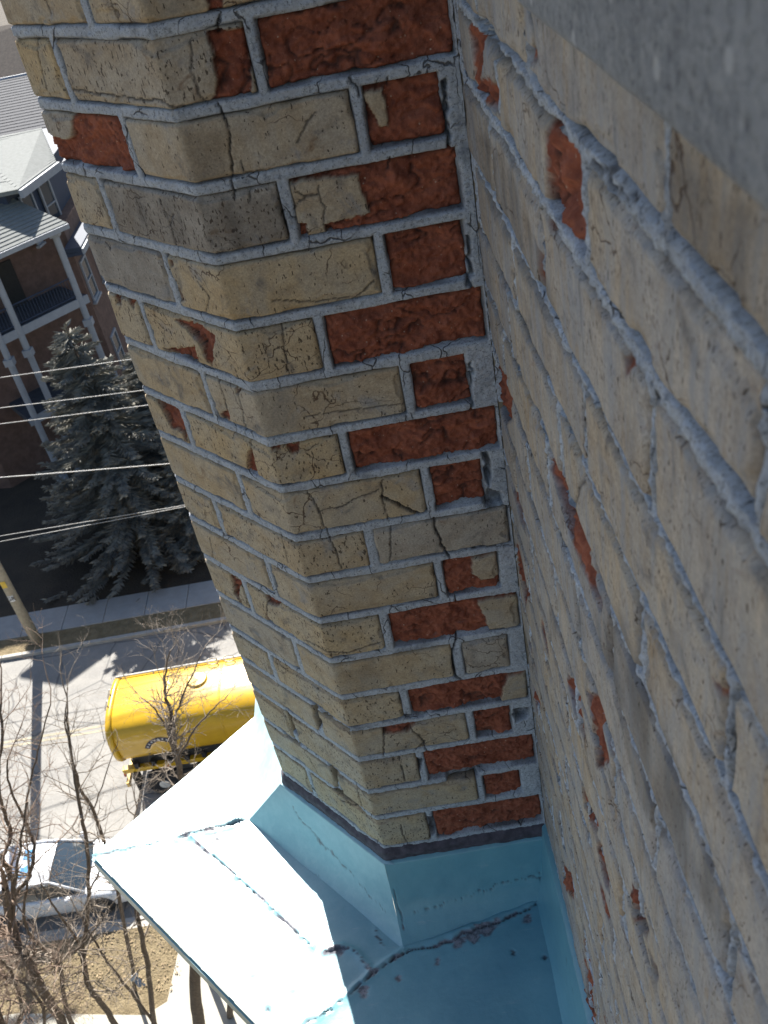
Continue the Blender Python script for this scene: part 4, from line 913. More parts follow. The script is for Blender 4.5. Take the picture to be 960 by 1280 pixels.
# porch
sl_poly = [tuple(c1-du*.35), tuple(c3+du*.3), tuple(c3+dn*2.3), tuple(c1+dn*2.3-du*.35)]
for zs in (7.45, 3.7):
    hb(MB().prism([(p[0], p[1]) for p in sl_poly][::-1], zs-.28, zs), 'balcony_floor', M_SHD)
    hb(MB().prism([tuple(c1-du*.38-dn*.06), tuple(c3+du*.3-dn*.06), tuple(c3+du*.3), tuple(c1-du*.38)][::-1], zs-.34, zs+.02), 'floor_edge', M_WHT)
for i_, c in enumerate((c1, c2, c3)):
    b = MB(); b.tube([(c[0], c[1], 0), (c[0], c[1], 10.4)], .14, 16); b.box(c[0]-.2, c[0]+.2, c[1]-.2, c[1]+.2, 10.2, 10.45); b.box(c[0]-.19, c[0]+.19, c[1]-.19, c[1]+.19, 6.2, 6.5); b.box(c[0]-.2, c[0]+.2, c[1]-.2, c[1]+.2, 0, .5)
    hb(b, 'column', M_WHT)
b = MB()
for zz in (7.6, 8.4):
    b.tube([(c1[0], c1[1], zz), (c3[0], c3[1], zz)], .03, 6)
L = np.linalg.norm(c3-c1)
for k in range(int(L/.14)):
    p = c1+du*k*.14; b.tube([(p[0], p[1], 7.6), (p[0], p[1], 8.4)], .012, 4)
hb(b, 'railing', M_NAVY)
er0, er1 = c1-du*.5-dn*.4, c3+du*.6-dn*.4
r0, r1 = er0+dn*3.0+du*.9, er1+dn*3.0
ez = 10.62
hb(MB().prism([tuple(er0), tuple(er1), tuple(er1+dn*2.6), tuple(er0+dn*2.6)][::-1], ez-.22, ez-.02), 'soffit', M_NAVY)
hb(MB().prism([tuple(er0-dn*.10), tuple(er1-dn*.10), tuple(er1), tuple(er0)][::-1], ez-.20, ez+.0), 'gutter', M_WHT)
rp = bpy.data.objects.new('porch_roof', bpy.data.meshes.new('porch_roof')); 
shr = thing('porch_roof_shingled', 'low porch roof of striped grey shingles with a white gutter', 'roof'); C.objects.unlink(shr); bpy.data.objects.remove(shr); bpy.data.objects.remove(rp)
def hroof(name, a, b, c, d, mat, n, th=.03):
    sh = lambda p: np.array(p, float)-HO
    o = MB().slab([sh(a), sh(b), sh(c), sh(d)], .14).build(name, mat, house)
    a, b, c, d = map(sh, (a, b, c, d)); nrm = np.cross(b-a, d-a); nrm /= np.linalg.norm(nrm); nrm = nrm if nrm[2] > 0 else -nrm
    for k in range(n):
        t0, t1 = k/n, min((k+1.1)/n, 1)
        q = [a+(d-a)*t0, b+(c-b)*t0, b+(c-b)*t1, a+(d-a)*t1]
        P4 = [q[0]+nrm*(th+.01), q[1]+nrm*(th+.01), q[2]+nrm*.01, q[3]+nrm*.01]; Q4 = [x+nrm*.002 for x in q]
        bb = MB(); bb.add(P4+Q4, [(0, 1, 2, 3), (7, 6, 5, 4), (0, 4, 5, 1), (1, 5, 6, 2), (2, 6, 7, 3), (3, 7, 4, 0)]); bb.build('shingle_course', mat, o)
    return o
z3 = lambda p, z: (p[0], p[1], z)
hroof('porch_roof', z3(er0, ez), z3(er1, ez), z3(r1, ez+1.25), z3(r0, ez+1.25), M_SHG, 14)
# side wing eave, dark blue, with white gutter and brick below
hb(MB().box(-13.36, -12.6, 40.2, 52, 8.85, 9.0), 'soffit', M_NAVY)
hb(MB().box(-12.6, -12.5, 40.2, 52, 8.88, 9.12), 'gutter', M_WHT)
hb(MB().box(-13.36, -12.6, 40.2, 52, 9.01, 9.2), 'side_roof', M_NAVY)
Mx, Lx = frame(-13.35, 40.9, -13.35, 52); 
for yk_, zz in ((1.2, 6.3), (3.6, 6.3), (6.2, 6.3), (1.6, 2.4), (4.6, 2.4)):
    window(house, Matrix.Translation(-Vector(HO))@Mx@Matrix.Translation((yk_, 0, 0)), .9, 1.7, zz)
Mw, Lw = frame(w1[0], w1[1], w0[0], w0[1])
for t_, zz in ((Lw-3.4, 8.0), (Lw-5.4, 8.0)):
    window(house, Matrix.Translation(-Vector(HO))@Mw@Matrix.Translation((t_, 0, 0)), .9, 1.5, zz)
hb(MB().box(Lw-2.4, Lw-1.5, .01, .1, 7.46, 9.4, Mw), 'door', M_DK)
# main roof: upper storey with big pale hip roof
c_e1 = PY((66, 190), 43.0); c_e2 = PY((27, 250), 39.6); zE = .5*(c_e1[2]+c_e2[2])
c_r = PY((52, 160), 46.0); c_r2 = PY((-60, 168), 46.0); c_e3 = PY((-80, 262), 38.6)
hroof('main_roof', z3(c_e2, zE), z3(c_e1, zE), c_r, z3(c_r2, c_r[2]), M_SHG, 20, .02)
b = MB(); b.prism([(c_e2[0]-.7, c_e2[1]+.3), (-34, c_e2[1]+.3), (-34, 51), (c_e1[0]-.7, 51), (c_e1[0]-.7, c_e1[1])], EZ, zE-.2); hb(b, 'upper_wall', M_NAVY)
b = MB(); pA, pB = np.array(c_e1[:2]), np.array(c_e2[:2]); tt = (pB-pA)/np.linalg.norm(pB-pA); oo = np.array([-tt[1], tt[0]]); oo = oo if oo[0] > 0 else -oo
b.prism([tuple(pA-tt*.0), tuple(pB), tuple(pB+oo*.16), tuple(pA+oo*.16)], zE-.34, zE-.02); hb(b, 'fascia', M_WHT)
c4 = (-34, c_e2[1], zE); hroof('main_roof', c4, z3(c_e2, zE), z3(c_r2, c_r[2]), (-33.9, c_r[1], c_r[2]), M_SHG, 6, .02)
# bay window at the corner with white gable trim
Mb, Lb_ = frame(c_e2[0]-.55, c_e2[1]+.4, c_e1[0]-.55, c_e1[1]+.4)
for t_ in (1.0, 2.6): window(house, Matrix.Translation(-Vector(HO))@Mb@Matrix.Translation((t_, 0, 0)), .8, 1.9, zE-2.5)
# neighbours
def hip_house(loc, pl, ridge, zE_, zR, mw, mr, label, name='house'):
    h_ = thing(name, label, 'house', (pl[0][0], pl[0][1], 0)); off = np.array(h_.location)
    MB().prism([(p[0], p[1]) for p in pl], 0, zE_).build('wall', mw, h_, off=off)
    b = MB(); n = len(pl); cen = np.mean([p[:2] for p in pl], 0)
    ov = [tuple(cen+(np.array(p[:2])-cen)*1.06)+(zE_,) for p in pl]; ra, rb_ = ridge
    vs = ov+[(ra[0], ra[1], zR), (rb_[0], rb_[1], zR)]+[(p[0], p[1], zE_-.2) for p in ov]
    b.add(vs, [(0, 1, 5, 4), (1, 2, 5), (2, 3, 4, 5), (3, 0, 4), (9, 8, 7, 6), (0, 6, 7, 1), (1, 7, 8, 2), (2, 8, 9, 3), (3, 9, 6, 0)])
    b.build('roof', mr, h_, off=off)
    for k in range(4):
        x0 = pl[0][0]+(pl[1][0]-pl[0][0])*(k+.5)/4; y0 = pl[0][1]+(pl[1][1]-pl[0][1])*(k+.5)/4
        Mq, _ = frame(x0, y0, pl[1][0], pl[1][1]); window(h_, Matrix.Translation(-Vector(off))@Mq, 1.0, 1.5, zE_-2.4)
    return h_
gh = thing('grey_roofed_house', 'house with a dark grey shingled roof beyond the pale roof', 'house', (-22, 60, 0)); GO = np.array(gh.location)
e_0, e_1, r_1, r_0 = PY((-60, 172), 56), PY((95, 160), 56), PY((80, 84), 66), PY((-60, 104), 66); e_0[2] = e_1[2]; r_0[2] = r_1[2]
HO_, HO, house_, house = HO, GO, house, gh
hroof('roof', e_0, e_1, r_1, r_0, M_SHD, 22, .03)
MB().prism([(e_0[0]+.4, e_0[1]+.5), (e_1[0]-.4, e_1[1]+.5), (r_1[0]-.4, 75), (e_0[0]+.4, 75)], 0, e_1[2]-.2).build('wall', M_TBR, gh, off=GO)
hb(MB().tube([tuple(r_0), tuple(r_1)], .12, 6), 'ridge_cap', M_WHT, par=gh)
HO, house = HO_, house_
hip_house(0, [(-70, 86), (-19, 82), (-19, 100), (-70, 104)], ((-60, 95), (-26, 91)), 6.4, 12.5, M_TBR, M_SHB, 'low brown-roofed building farthest away at the upper left', 'brown_roofed_house')
hip_house(0, [(-60, 34), (-38, 31), (-38, 46), (-60, 49)], ((-55, 41), (-43, 39)), 8.2, 11.5, M_RBR, M_SHD, 'brick house left of the porch house, beyond the picture edge', 'side_house')

# ------------------------------------------------------------------ trees
def conifer(name, base, H_, rad, seed, label, group):
    rs = np.random.RandomState(seed); t = thing(name, label, 'tree', (base[0], base[1], 0), group)
    MB().tube([(0, 0, -.1), (0, 0, H_*.97)], [.24, .02], 8).build('trunk', M_BARK, t, smooth=True)
    V = []; F = []
    def spray(o, d, L, w):
        # a needle-covered twig: crossed little wedges
        up = np.array([0, 0, 1.]); s_ = np.cross(d, up); s_ /= np.linalg.norm(s_)+1e-9; n_ = np.cross(s_, d)
        b = len(V)
        a1 = rs.rand()*3.14; q = s_*math.cos(a1)+n_*math.sin(a1); q2 = np.cross(d, q)
        for qq in (q, q2):
            b = len(V); V.extend([o-qq*w*.35, o+d*L*.45-qq*w*.5, o+d*L, o+d*L*.45+qq*w*.5, o+qq*w*.35]); F.append((b, b+1, b+2, b+3)); F.append((b, b+3, b+4, b+4))
    nw = int(H_/.27)
    for k in range(nw):
        z = .3+k*(H_-.6)/nw; fr = 1-z/H_; Rr = rad*(fr**.85)*(.85+.3*rs.rand())+.12
        nb_ = max(5, int(6+12*fr))
        for j in range(nb_):
            a = rs.rand()*6.283; L = Rr*(.7+.45*rs.rand()); zz = z+rs.rand()*.3-.15
            d0 = np.array([math.cos(a), math.sin(a), 0.]); m_ = max(4, int(L/.065))
            tip_up = .10*L
            for q_ in range(m_):
                f_ = (q_+.6)/m_; p = d0*L*f_; p[2] = zz-.42*L*f_*(1-f_*.55)+tip_up*f_**3
                for sgn in (-1, 1, 0):
                    if rs.rand() < (.15 if sgn else .35): continue
                    side = np.array([-d0[1], d0[0], 0])*sgn
                    dd = d0*(.8 if sgn else 1)+side*(.7+.4*rs.rand())+np.array([0, 0, -.18+.35*rs.rand()]); dd /= np.linalg.norm(dd)
                    ll = (.16+.16*rs.rand())*(1.25-f_*.5)*(1+.8*(1-f_))
                    spray(p+rs.randn(3)*.02, dd, ll*1.15, .055+.035*rs.rand())
    for q_ in range(30): spray(np.array([0, 0, H_-.03*q_-.2]), np.array([rs.randn()*.5, rs.randn()*.5, .8]), .22, .07)
    V_ = np.array(V); Fa = [tuple(dict.fromkeys(f)) for f in F]
    me = bpy.data.meshes.new('crown'); me.from_pydata(V_.tolist(), [], Fa); me.materials.append(M_SPR); link('crown', me, t)
    return t
def spruce_mat():
    mt, t, b = mat_new('blue_grey_spruce_needles'); n = N(t); o = n.obj()
    c = n.mix(n.ramp(n.noise(o, 2.2, 4, .6), .35, .65), (.15, .15, .135), (.27, .26, .22))
    c = n.mix(n.ramp(n.noise(o, 14, 3, .6), .5, .75, 0, .7), c, (.38, .33, .24))
    n.inp(b, 'Base Color', c); b.inputs['Roughness'].default_value = .8; b.inputs['Specular IOR Level'].default_value = .2
    return mt
M_SPR = spruce_mat()
sb_ = G((150, 704)); 
def col_top(x, y, q):            # height where the vertical at (x,y) reaches the pixel row of q
    r = ray(q); return CAMZ+r[2]/r[1]*y
spx = PY((79, 401), 31.5)
conifer('spruce_tree', (spx[0], 31.5), spx[2], 4.4, 3, 'large grey-green spruce with sunlit tips, in front of the porch, left one of the pair', 'spruce trees across the street')
spx2 = PY((166, 425), 33.2)
conifer('spruce_tree', (spx2[0], 33.2), spx2[2], 3.2, 9, 'second spruce, right behind the first, half hidden by the brick pier', 'spruce trees across the street')
spx3 = PY((215, 540), 30.6)
conifer('spruce_tree', (spx3[0], 30.6), spx3[2], 2.4, 19, 'lower right-hand spruce, mostly dark, beside the brick pier', 'spruce trees across the street')

def tubes_np(paths, k=4):
    V = []; F = []; b = 0
    for P_l, rad in paths:
        P_l = np.asarray(P_l); n = len(P_l); T_ = np.gradient(P_l, axis=0); T_ /= np.linalg.norm(T_, axis=1)[:, None]+1e-9
        ref = np.array([.3, .9, .2]); a = np.cross(T_, ref); a /= np.linalg.norm(a, axis=1)[:, None]+1e-9; c = np.cross(T_, a)
        w = np.arange(k)*2*np.pi/k
        ring = P_l[:, None, :]+(a[:, None, :]*np.cos(w)[None, :, None]+c[:, None, :]*np.sin(w)[None, :, None])*np.asarray(rad)[:, None, None]
        V.append(ring.reshape(-1, 3)); i = np.arange(n-1)[:, None]*k+np.arange(k)[None, :]; i2 = np.arange(n-1)[:, None]*k+(np.arange(k)[None, :]+1) % k
        F.append(np.stack([i, i2, i2+k, i+k], -1).reshape(-1, 4)+b); b += n*k
    return np.concatenate(V), np.concatenate(F)
def bare_tree(name, label, limbs, yd, seed, twigs=1.0, red=False, tl=1.0):
    """limbs: list of (pixel path, r0, r1) seen at distance yd(+dy per limb)"""
    rs = np.random.RandomState(seed); main = []; allp = []
    b0 = PY(limbs[0][0][0], yd); base = np.array([b0[0], b0[1], 0.])
    def grow(p0, d, L, r, lev):
        n = 5 if lev < 3 else 4; pts = [p0]; dd = d/np.linalg.norm(d)
        for i in range(n-1):
            dd = dd+rs.randn(3)*.17+np.array([0, 0, .07]); dd /= np.linalg.norm(dd); pts.append(pts[-1]+dd*L/(n-1))
        allp.append((pts, np.linspace(r, max(r*.3, .0016), n), lev))
        if lev >= 4: return
        nc = {1: 5, 2: 5, 3: 4}[lev]
        for c in range(int(nc*twigs*.62+rs.rand())):
            f = .15+.82*rs.rand(); ii = f*(n-1); i0 = min(int(ii), n-2); p = pts[i0]+(pts[i0+1]-pts[i0])*(ii-i0)
            ax = pts[i0+1]-pts[i0]; ax = ax/np.linalg.norm(ax); q = rs.randn(3); q -= ax*(q@ax); q /= np.linalg.norm(q)
            grow(p, ax*.75+q*(.55+.5*rs.rand()), L*(.42+.3*rs.rand()), r*.5, lev+1)
    for li, (px, r0, r1) in enumerate(limbs):
        wz = rs.randn()*.3
        P3 = [PY(q, yd+wz*li*.6+.25*math.sin(i_*1.3+li)) for i_, q in enumerate(px)]
        if li == 0:
            P3 = [np.array([P3[0][0], P3[0][1], -.05])]+P3 if P3[0][2] > .1 else P3
        n = len(P3); tt = np.linspace(0, n-1, n*4); P_s = np.stack([np.interp(tt, range(n), [p[k] for p in P3]) for k in range(3)], 1)
        for _ in range(3): P_s[1:-1] = (P_s[:-2]+P_s[1:-1]*2+P_s[2:])/4
        P_s += rs.randn(*P_s.shape)*.01
        rad = np.linspace(r0, r1, len(P_s)); main.append((P_s, rad))
        Lt = np.linalg.norm(np.diff(P_s, axis=0), axis=1).sum()
        for c in range(int(Lt*2.2*twigs)):
            ii = rs.rand()**.7*(len(P_s)-2); i0 = int(ii); p = P_s[i0]
            if p[2] < 2.2 and rs.rand() < .9: continue
            ax = P_s[i0+1]-P_s[i0]; ax = ax/(np.linalg.norm(ax)+1e-9); q = rs.randn(3); q -= ax*(q@ax); q /= np.linalg.norm(q)
            rr = rad[i0]
            grow(p, ax*.6+q*(.6+.4*rs.rand()), tl*(.7+1.1*rs.rand()), min(rr*.5, .028), 2 if rs.rand() < .6 else 1)
        grow(P_s[-1], P_s[-1]-P_s[-3], 1.5*tl, r1, 1)
    t = thing(name, label, 'tree', tuple(base), 'bare trees on the near lawn')
    V, F = tubes_np(main, 8); link('trunk', mesh_np('trunk', V-base, F, M_BARK), t)
    V, F = tubes_np([(p, r) for p, r, l in allp], 3); link('crown', mesh_np('crown', V-base, F, M_TWIGR if red else M_TWIG), t)
    return t
bare_tree('bare_tree', 'thick straight dark trunk on the pale path, just below the turquoise roof edge', [([(262, 1345), (250, 1290), (243, 1240), (245, 1180), (238, 1120)], .17, .10), ([(300, 1340), (285, 1262), (297, 1222), (305, 1180)], .09, .06)], 10.9, 1, .35)
bare_tree('bare_tree', 'slim leaning bare trunk crossing the brown lawn beside the roof edge', [([(205, 1330), (192, 1285), (186, 1210), (176, 1170), (169, 1130), (160, 1070)], .075, .035), ([(192, 1280), (165, 1240), (140, 1212), (120, 1180), (98, 1140)], .04, .015)], 11.2, 2, .8)
bare_tree('bare_tree', 'crooked bare tree whose thin stem bends up past the white car windscreen', [([(175, 1330), (150, 1288), (125, 1251), (111, 1234), (105, 1207), (103, 1187), (108, 1156), (113, 1082), (106, 1040), (95, 985), (87, 930), (84, 890)], .075, .018), ([(103, 1187), (80, 1150), (66, 1130), (50, 1100)], .03, .012), ([(110, 1120), (130, 1075), (122, 1040)], .02, .01)], 11.0, 3, .8, False, .7)
bare_tree('bare_tree', 'forked bare tree with short arms in front of the white car', [([(110, 1330), (92, 1285), (82, 1260), (79, 1241), (75, 1207), (71, 1191), (58, 1188), (39, 1174), (28, 1150), (34, 1102)], .06, .025), ([(76, 1199), (88, 1191), (103, 1183), (120, 1160), (140, 1130)], .03, .015)], 10.9, 4, 1.2)
bare_tree('bare_tree', 'heavy leaning bare tree with curved limbs at the left edge, over the white car', [([(100, 1340), (76, 1273), (58, 1247), (44, 1220), (33, 1197), (25, 1181), (15, 1161), (9, 1135), (6, 1110)], .11, .07), ([(15, 1150), (19, 1104), (9, 1089), (2, 1072), (11, 1055), (15, 1040), (6, 1020), (-6, 980), (4, 930), (0, 880)], .055, .02),
    ([(16, 1120), (34, 1102), (40, 1084), (43, 1061), (37, 1037), (28, 1020), (12, 985), (8, 950)], .045, .015), ([(16, 1120), (22, 1082), (28, 1039), (35, 990), (50, 930), (62, 880)], .03, .01)], 10.8, 5, 1.1, True, .8)
bare_tree('bare_tree', 'low reddish-brown thicket of bare branches at the bottom left corner', [([(20, 1340), (0, 1268), (-14, 1230), (-20, 1190)], .07, .04), ([(10, 1300), (30, 1265), (16, 1215), (0, 1200)], .05, .02), ([(50, 1320), (58, 1262), (40, 1240), (25, 1225)], .04, .02)], 10.3, 6, 1.5, True, .7)
bare_tree('bare_tree', 'bare tree with upright forked stems in front of the yellow truck', [([(265, 1290), (250, 1100), (232, 990), (220, 945), (212, 920), (216, 899), (207, 872), (205, 851), (212, 815)], .085, .012), ([(220, 945), (216, 905), (224, 880), (237, 851), (250, 820)], .03, .01), ([(214, 925), (205, 903), (192, 885), (178, 872)], .025, .008),
    ([(222, 950), (240, 915), (262, 890), (285, 870)], .022, .008), ([(224, 958), (205, 960), (190, 975), (175, 990)], .015, .007)], 12.4, 7, 1.15, False, .55)
bare_tree('bare_tree', 'faint bare sapling over the road between the utility pole shadow and the truck', [([(175, 1270), (150, 1120), (118, 1010), (98, 985), (88, 940), (80, 900), (84, 860)], .05, .008), ([(118, 1010), (135, 960), (148, 925)], .015, .006)], 12.2, 8, .8, False, .6)

# ------------------------------------------------------------------ white car
M_CARW = simple('white_car_paint', (.72, .73, .74), .28, var=.02, scale=3, coat=.6)
M_TYRE = simple('black_tyre', (.025, .025, .027), .85); M_RIM = simple('alloy_rim', (.35, .36, .38), .35, metal=.8)
M_TRIM = simple('dark_plastic_trim', (.03, .032, .036), .6); M_LAMP = simple('clear_lamp', (.55, .6, .62), .12, var=.05)
M_SEAT = simple('grey_car_interior', (.22, .23, .25), .8)
car = thing('parked_car', 'white saloon car parked at the near kerb behind bare branches, nose towards the roof', 'car', (-11.7, 15.5, -.13))
def loft(sections, name, mat, parent, smooth=True, caps=True):
    k = len(sections[0]); V = [p for s_ in sections for p in s_]; F = []
    for i in range(len(sections)-1):
        for j in range(k-1): F.append((i*k+j, i*k+j+1, (i+1)*k+j+1, (i+1)*k+j))
        F.append((i*k+k-1, i*k, (i+1)*k, (i+1)*k+k-1))
    b = MB(); b.add(V, F)
    if caps: b.add(sections[0], [tuple(range(k))]); b.add(sections[-1], [tuple(range(k))])
    return b.build(name, mat, parent, smooth=smooth)
def carsec(x, w, zb, zs, zt, cr):    # ring: lower body, shoulder at zs (half width w), top at zt crowned
    h_ = [(w*.90, zb), (w, zb+.14), (w*1.01, (zb+zs)/2), (w*.985, zs-.04), (w*.94, zs+.01), (w*.78, zt-.015), (w*.4, zt+cr*.7), (0, zt+cr)]
    return [(x, -a, z) for a, z in h_]+[(x, a, z) for a, z in h_[::-1][1:]]
hw = .90
st_ = [(2.28, .60, .28, .55, .58, .01), (2.22, .76, .22, .62, .66, .02), (2.05, .85, .20, .70, .74, .03), (1.6, .895, .20, .78, .83, .035), (1.0, .905, .20, .86, .90, .03), (.85, .905, .20, .88, .92, .03), (0, .91, .2, .90, .93, .02), (-1.0, .91, .2, .92, .95, .02), (-1.55, .90, .22, .93, .97, .03), (-2.1, .86, .25, .90, .95, .03), (-2.26, .74, .30, .80, .84, .02), (-2.32, .6, .4, .6, .63, .0)]
loft([carsec(*s_) for s_ in st_], 'body', M_CARW, car)
def cabin_ring(x, wb, wt, zb, zt):
    return [(x, -wb, zb), (x, -wt, zt-.06), (x, -wt*.86, zt), (x, 0, zt+.03), (x, wt*.86, zt), (x, wt, zt-.06), (x, wb, zb)]
loft([cabin_ring(.28, .70, .60, 1.34, 1.385), cabin_ring(.0, .72, .63, 1.36, 1.42), cabin_ring(-.5, .73, .64, 1.37, 1.44), cabin_ring(-1.0, .72, .62, 1.35, 1.41), cabin_ring(-1.18, .70, .6, 1.33, 1.375)], 'roof', M_CARW, car)
# glass: windscreen, rear window, sides
def quad(name, pts, mat, par, t=.012):
    b = MB(); P4 = [Vector(p) for p in pts]; n_ = (P4[1]-P4[0]).cross(P4[3]-P4[0]).normalized()*t
    k = len(P4); b.add([tuple(p) for p in P4]+[tuple(p-n_) for p in P4], [tuple(range(k)), tuple(range(2*k-1, k-1, -1))]+[(i, (i+1) % k, k+(i+1) % k, k+i) for i in range(k)])
    return b.build(name, mat, par)
quad('windscreen', [(1.08, -.74, .915), (1.16, -.3, .935), (1.18, 0, .94), (1.16, .3, .935), (1.08, .74, .915), (.30, .60, 1.37), (.32, 0, 1.405), (.30, -.60, 1.37)], M_GLS, car)
quad('rear_window', [(-1.85, .7, .95), (-1.92, 0, .97), (-1.85, -.7, .95), (-1.20, -.58, 1.36), (-1.22, 0, 1.39), (-1.20, .58, 1.36)], M_GLS, car)
for sg in (-1, 1):
    quad('side_window', [(1.02, sg*.80, .93), (-.05, sg*.83, .95), (-.05, sg*.675, 1.33), (.24, sg*.655, 1.33)][::sg], M_GLS, car)
    quad('side_window', [(-.12, sg*.83, .95), (-1.55, sg*.80, .97), (-1.15, sg*.66, 1.32), (-.12, sg*.675, 1.33)][::sg], M_GLS, car)
    MB().tube([(1.14, sg*.77, .905), (.28, sg*.64, 1.385), (-.3, sg*.665, 1.41), (-1.15, sg*.64, 1.38), (-1.92, sg*.74, .945)], .035, 8).build('roof_rail', M_CARW, car, smooth=True)
    b = MB(); b.lathe([(.001, -.11), (.07, -.10), (.095, -.04), (.10, .02), (.09, .05), (.001, .06)], (.78, sg*.98, .98), 'x', 12); b.build('mirror', M_CARW, car, smooth=True)
    b = MB(); b.add([(2.16, sg*.42, .60), (2.10, sg*.78, .62), (1.72, sg*.875, .74), (1.80, sg*.76, .785), (2.08, sg*.5, .70)], [(0, 1, 2, 3, 4)]); b.add([(2.24, sg*.45, .55), (2.18, sg*.74, .56), (1.76, sg*.90, .68), (1.84, sg*.78, .80), (2.12, sg*.52, .72)], [(0, 1, 2, 3, 4)])
    b.build('headlight', M_LAMP, car)
    for xw_ in (1.38, -1.40):
        wt = bpy.data.objects.new('wheel', None); C.objects.link(wt); wt.parent = car
        w_o = MB().lathe([(.19, -.11), (.29, -.11), (.325, -.085), (.335, 0), (.325, .085), (.29, .11), (.19, .11)], (xw_, sg*.82, .335), 'y', 24); bpy.data.objects.remove(wt)
        wo = w_o.build('wheel', M_TYRE, car, smooth=True)
        b = MB(); b.lathe([(.02, .118), (.20, .112), (.21, .09), (.21, -.09), (.20, -.112), (.02, -.118)], (xw_, sg*.82, .335), 'y', 16); b.build('rim', M_RIM, wo)
        b = MB(); arc = [(xw_+.40*math.cos(a), sg*.905, .335+.40*math.sin(a)) for a in np.linspace(.05, math.pi-.05, 14)]
        b.tube(arc, .035, 6); b.add([(xw_+.38*math.cos(a), sg*.914, max(.2, .335+.38*math.sin(a))) for a in np.linspace(0, 2*math.pi, 20)[:-1]], [tuple(range(19))]); b.build('wheel_arch', M_TRIM, car)
MB().box(2.26, 2.32, -.45, .45, .34, .50).build('grille', M_TRIM, car, bevel=.01)
MB().box(1.0, 1.3, -.9, .9, .3, .32).build('underbody', M_TRIM, car)
quad('sunroof', [(-.55, -.42, 1.463), (-.30, -.42, 1.462), (-.30, .42, 1.462), (-.55, .42, 1.463)], simple('blue_tinted_glass', (.10, .28, .50), .2), car)

# ------------------------------------------------------------------ yellow truck
M_YEL = simple('yellow_truck_paint', (.62, .37, .015), .38, var=.10, scale=1.6, col2=(.50, .29, .012), coat=.25)
M_BLK = simple('black_chassis', (.03, .03, .03), .7); M_SIL = simple('pale_metal_edge', (.68, .66, .60), .4, var=.06)
truck = thing('yellow_truck', 'yellow tanker truck with rounded body and dark arched logo, out on the road', 'truck', (-9.95, 19.35, -.13))
ccz, ra, rb = 2.30, 1.22, .84
def sup(a, ra_, rb_, e=3.0):
    c, s_ = math.cos(a), math.sin(a); return (ra_*np.sign(c)*abs(c)**(2/e), rb_*np.sign(s_)*abs(s_)**(2/e))
sec = lambda x, f: [(x, sup(a, ra*f, rb*f)[0], ccz+sup(a, ra*f, rb*f)[1]) for a in np.linspace(0, 2*math.pi, 49)[:-1]]
LT = 8.2
loft([sec(.12, .90), sec(.16, .97), sec(.22, 1), sec(LT/2, 1), sec(LT-.2, 1), sec(LT-.1, .95)], 'barrel', M_YEL, truck)
loft([sec(0, .95), sec(.02, 1.03), sec(.10, 1.045), sec(.17, 1.03), sec(.18, .98)], 'end_ring', M_YEL, truck)
for k in range(5):
    x_ = 1.7+k*1.55; loft([sec(x_, .999), sec(x_+.01, 1.012), sec(x_+.05, 1.012), sec(x_+.06, .999)], 'barrel_band', M_YEL, truck)
aT = math.radians(52); py_, pz_ = sup(aT, ra, rb)
b = MB(); b.tube([(.05, py_+.02, ccz+pz_+.06), (LT, py_+.02, ccz+pz_+.06)], .035, 8)
for k in range(9): b.tube([(.2+k*.98, py_, ccz+pz_-.02), (.2+k*.98, py_+.02, ccz+pz_+.06)], .02, 5)
b.build('top_rail', M_SIL, truck, smooth=True)
for xk in (3.0, 3.5):
    MB().tube([(xk+.16*math.cos(a), py_-.1, ccz+pz_+.16+.13*math.sin(a)) for a in np.linspace(0, 2*math.pi, 13)], .02, 5).build('lifting_ring', M_SIL, truck)
# arched logo, a band following the barrel's side, with pale lettering-like marks
yl_, zl_ = None, None
def side_pt(x, z_, out=.008):    # point on the near side of the barrel at height z
    s_ = (z_-ccz)/rb; s_ = max(-.995, min(.995, s_)); e = 3.0; c_ = (1-abs(s_)**e)**(1/e); return (x, -ra*c_-out, z_)
lx, lz, r_in, r_out = 1.42, 2.02, .36, .50
def arcband(a0, a1, ri, ro, out, n=22):
    V = []; F = []
    for i in range(n+1):
        a = a0+(a1-a0)*i/n
        for r_ in (ri, (ri+ro)/2, ro): V.append(side_pt(lx+r_*math.cos(a), lz+r_*math.sin(a)*1.05, out))
    for i in range(n):
        for j in range(2): F.append((i*3+j, i*3+j+1, i*3+j+4, i*3+j+3))
    return V, F
M_LOGO = simple('dark_logo_print', (.03, .035, .06), .5); M_LOGW = simple('pale_logo_print', (.6, .6, .6), .5)
b = MB(); b.add(*arcband(math.radians(20), math.radians(160), r_in, r_out, .008)); lo = b.build('logo', M_LOGO, truck)
b = MB()
for k in range(9):
    a = math.radians(30+15*k); 
    if k == 4:
        star = [side_pt(lx+((.43)+(.05 if j % 2 == 0 else .02)*math.sin(j*math.pi/5))*0+(.055 if j % 2 == 0 else .024)*math.sin(j*math.pi/5), lz+.43*1.05+(.055 if j % 2 == 0 else .024)*math.cos(j*math.pi/5), .014) for j in range(10)]
        b.add(star, [tuple(range(10))])
    else:
        b.add(*arcband(a-.045, a+.045, .40, .46, .013, 2))
b.build('logo_lettering', M_LOGW, lo)
b = MB()
for k in range(11):
    a = math.radians(195+15*k); b.add(*arcband(a-.05, a+.05, .42, .49, .010, 2))
b.build('logo_text', M_LOGO, truck)
MB().box(-.1, LT, -1.0, -.82, 1.02, 1.18).build('frame_rail', M_YEL, truck, bevel=.01); MB().box(-.1, LT, .82, 1.0, 1.02, 1.18).build('frame_rail', M_YEL, truck, bevel=.01)
MB().box(.0, LT+.5, -.45, .45, .62, .95).build('chassis', M_BLK, truck); MB().box(.3, LT, -.85, .85, .95, 1.58).build('chassis', M_BLK, truck)
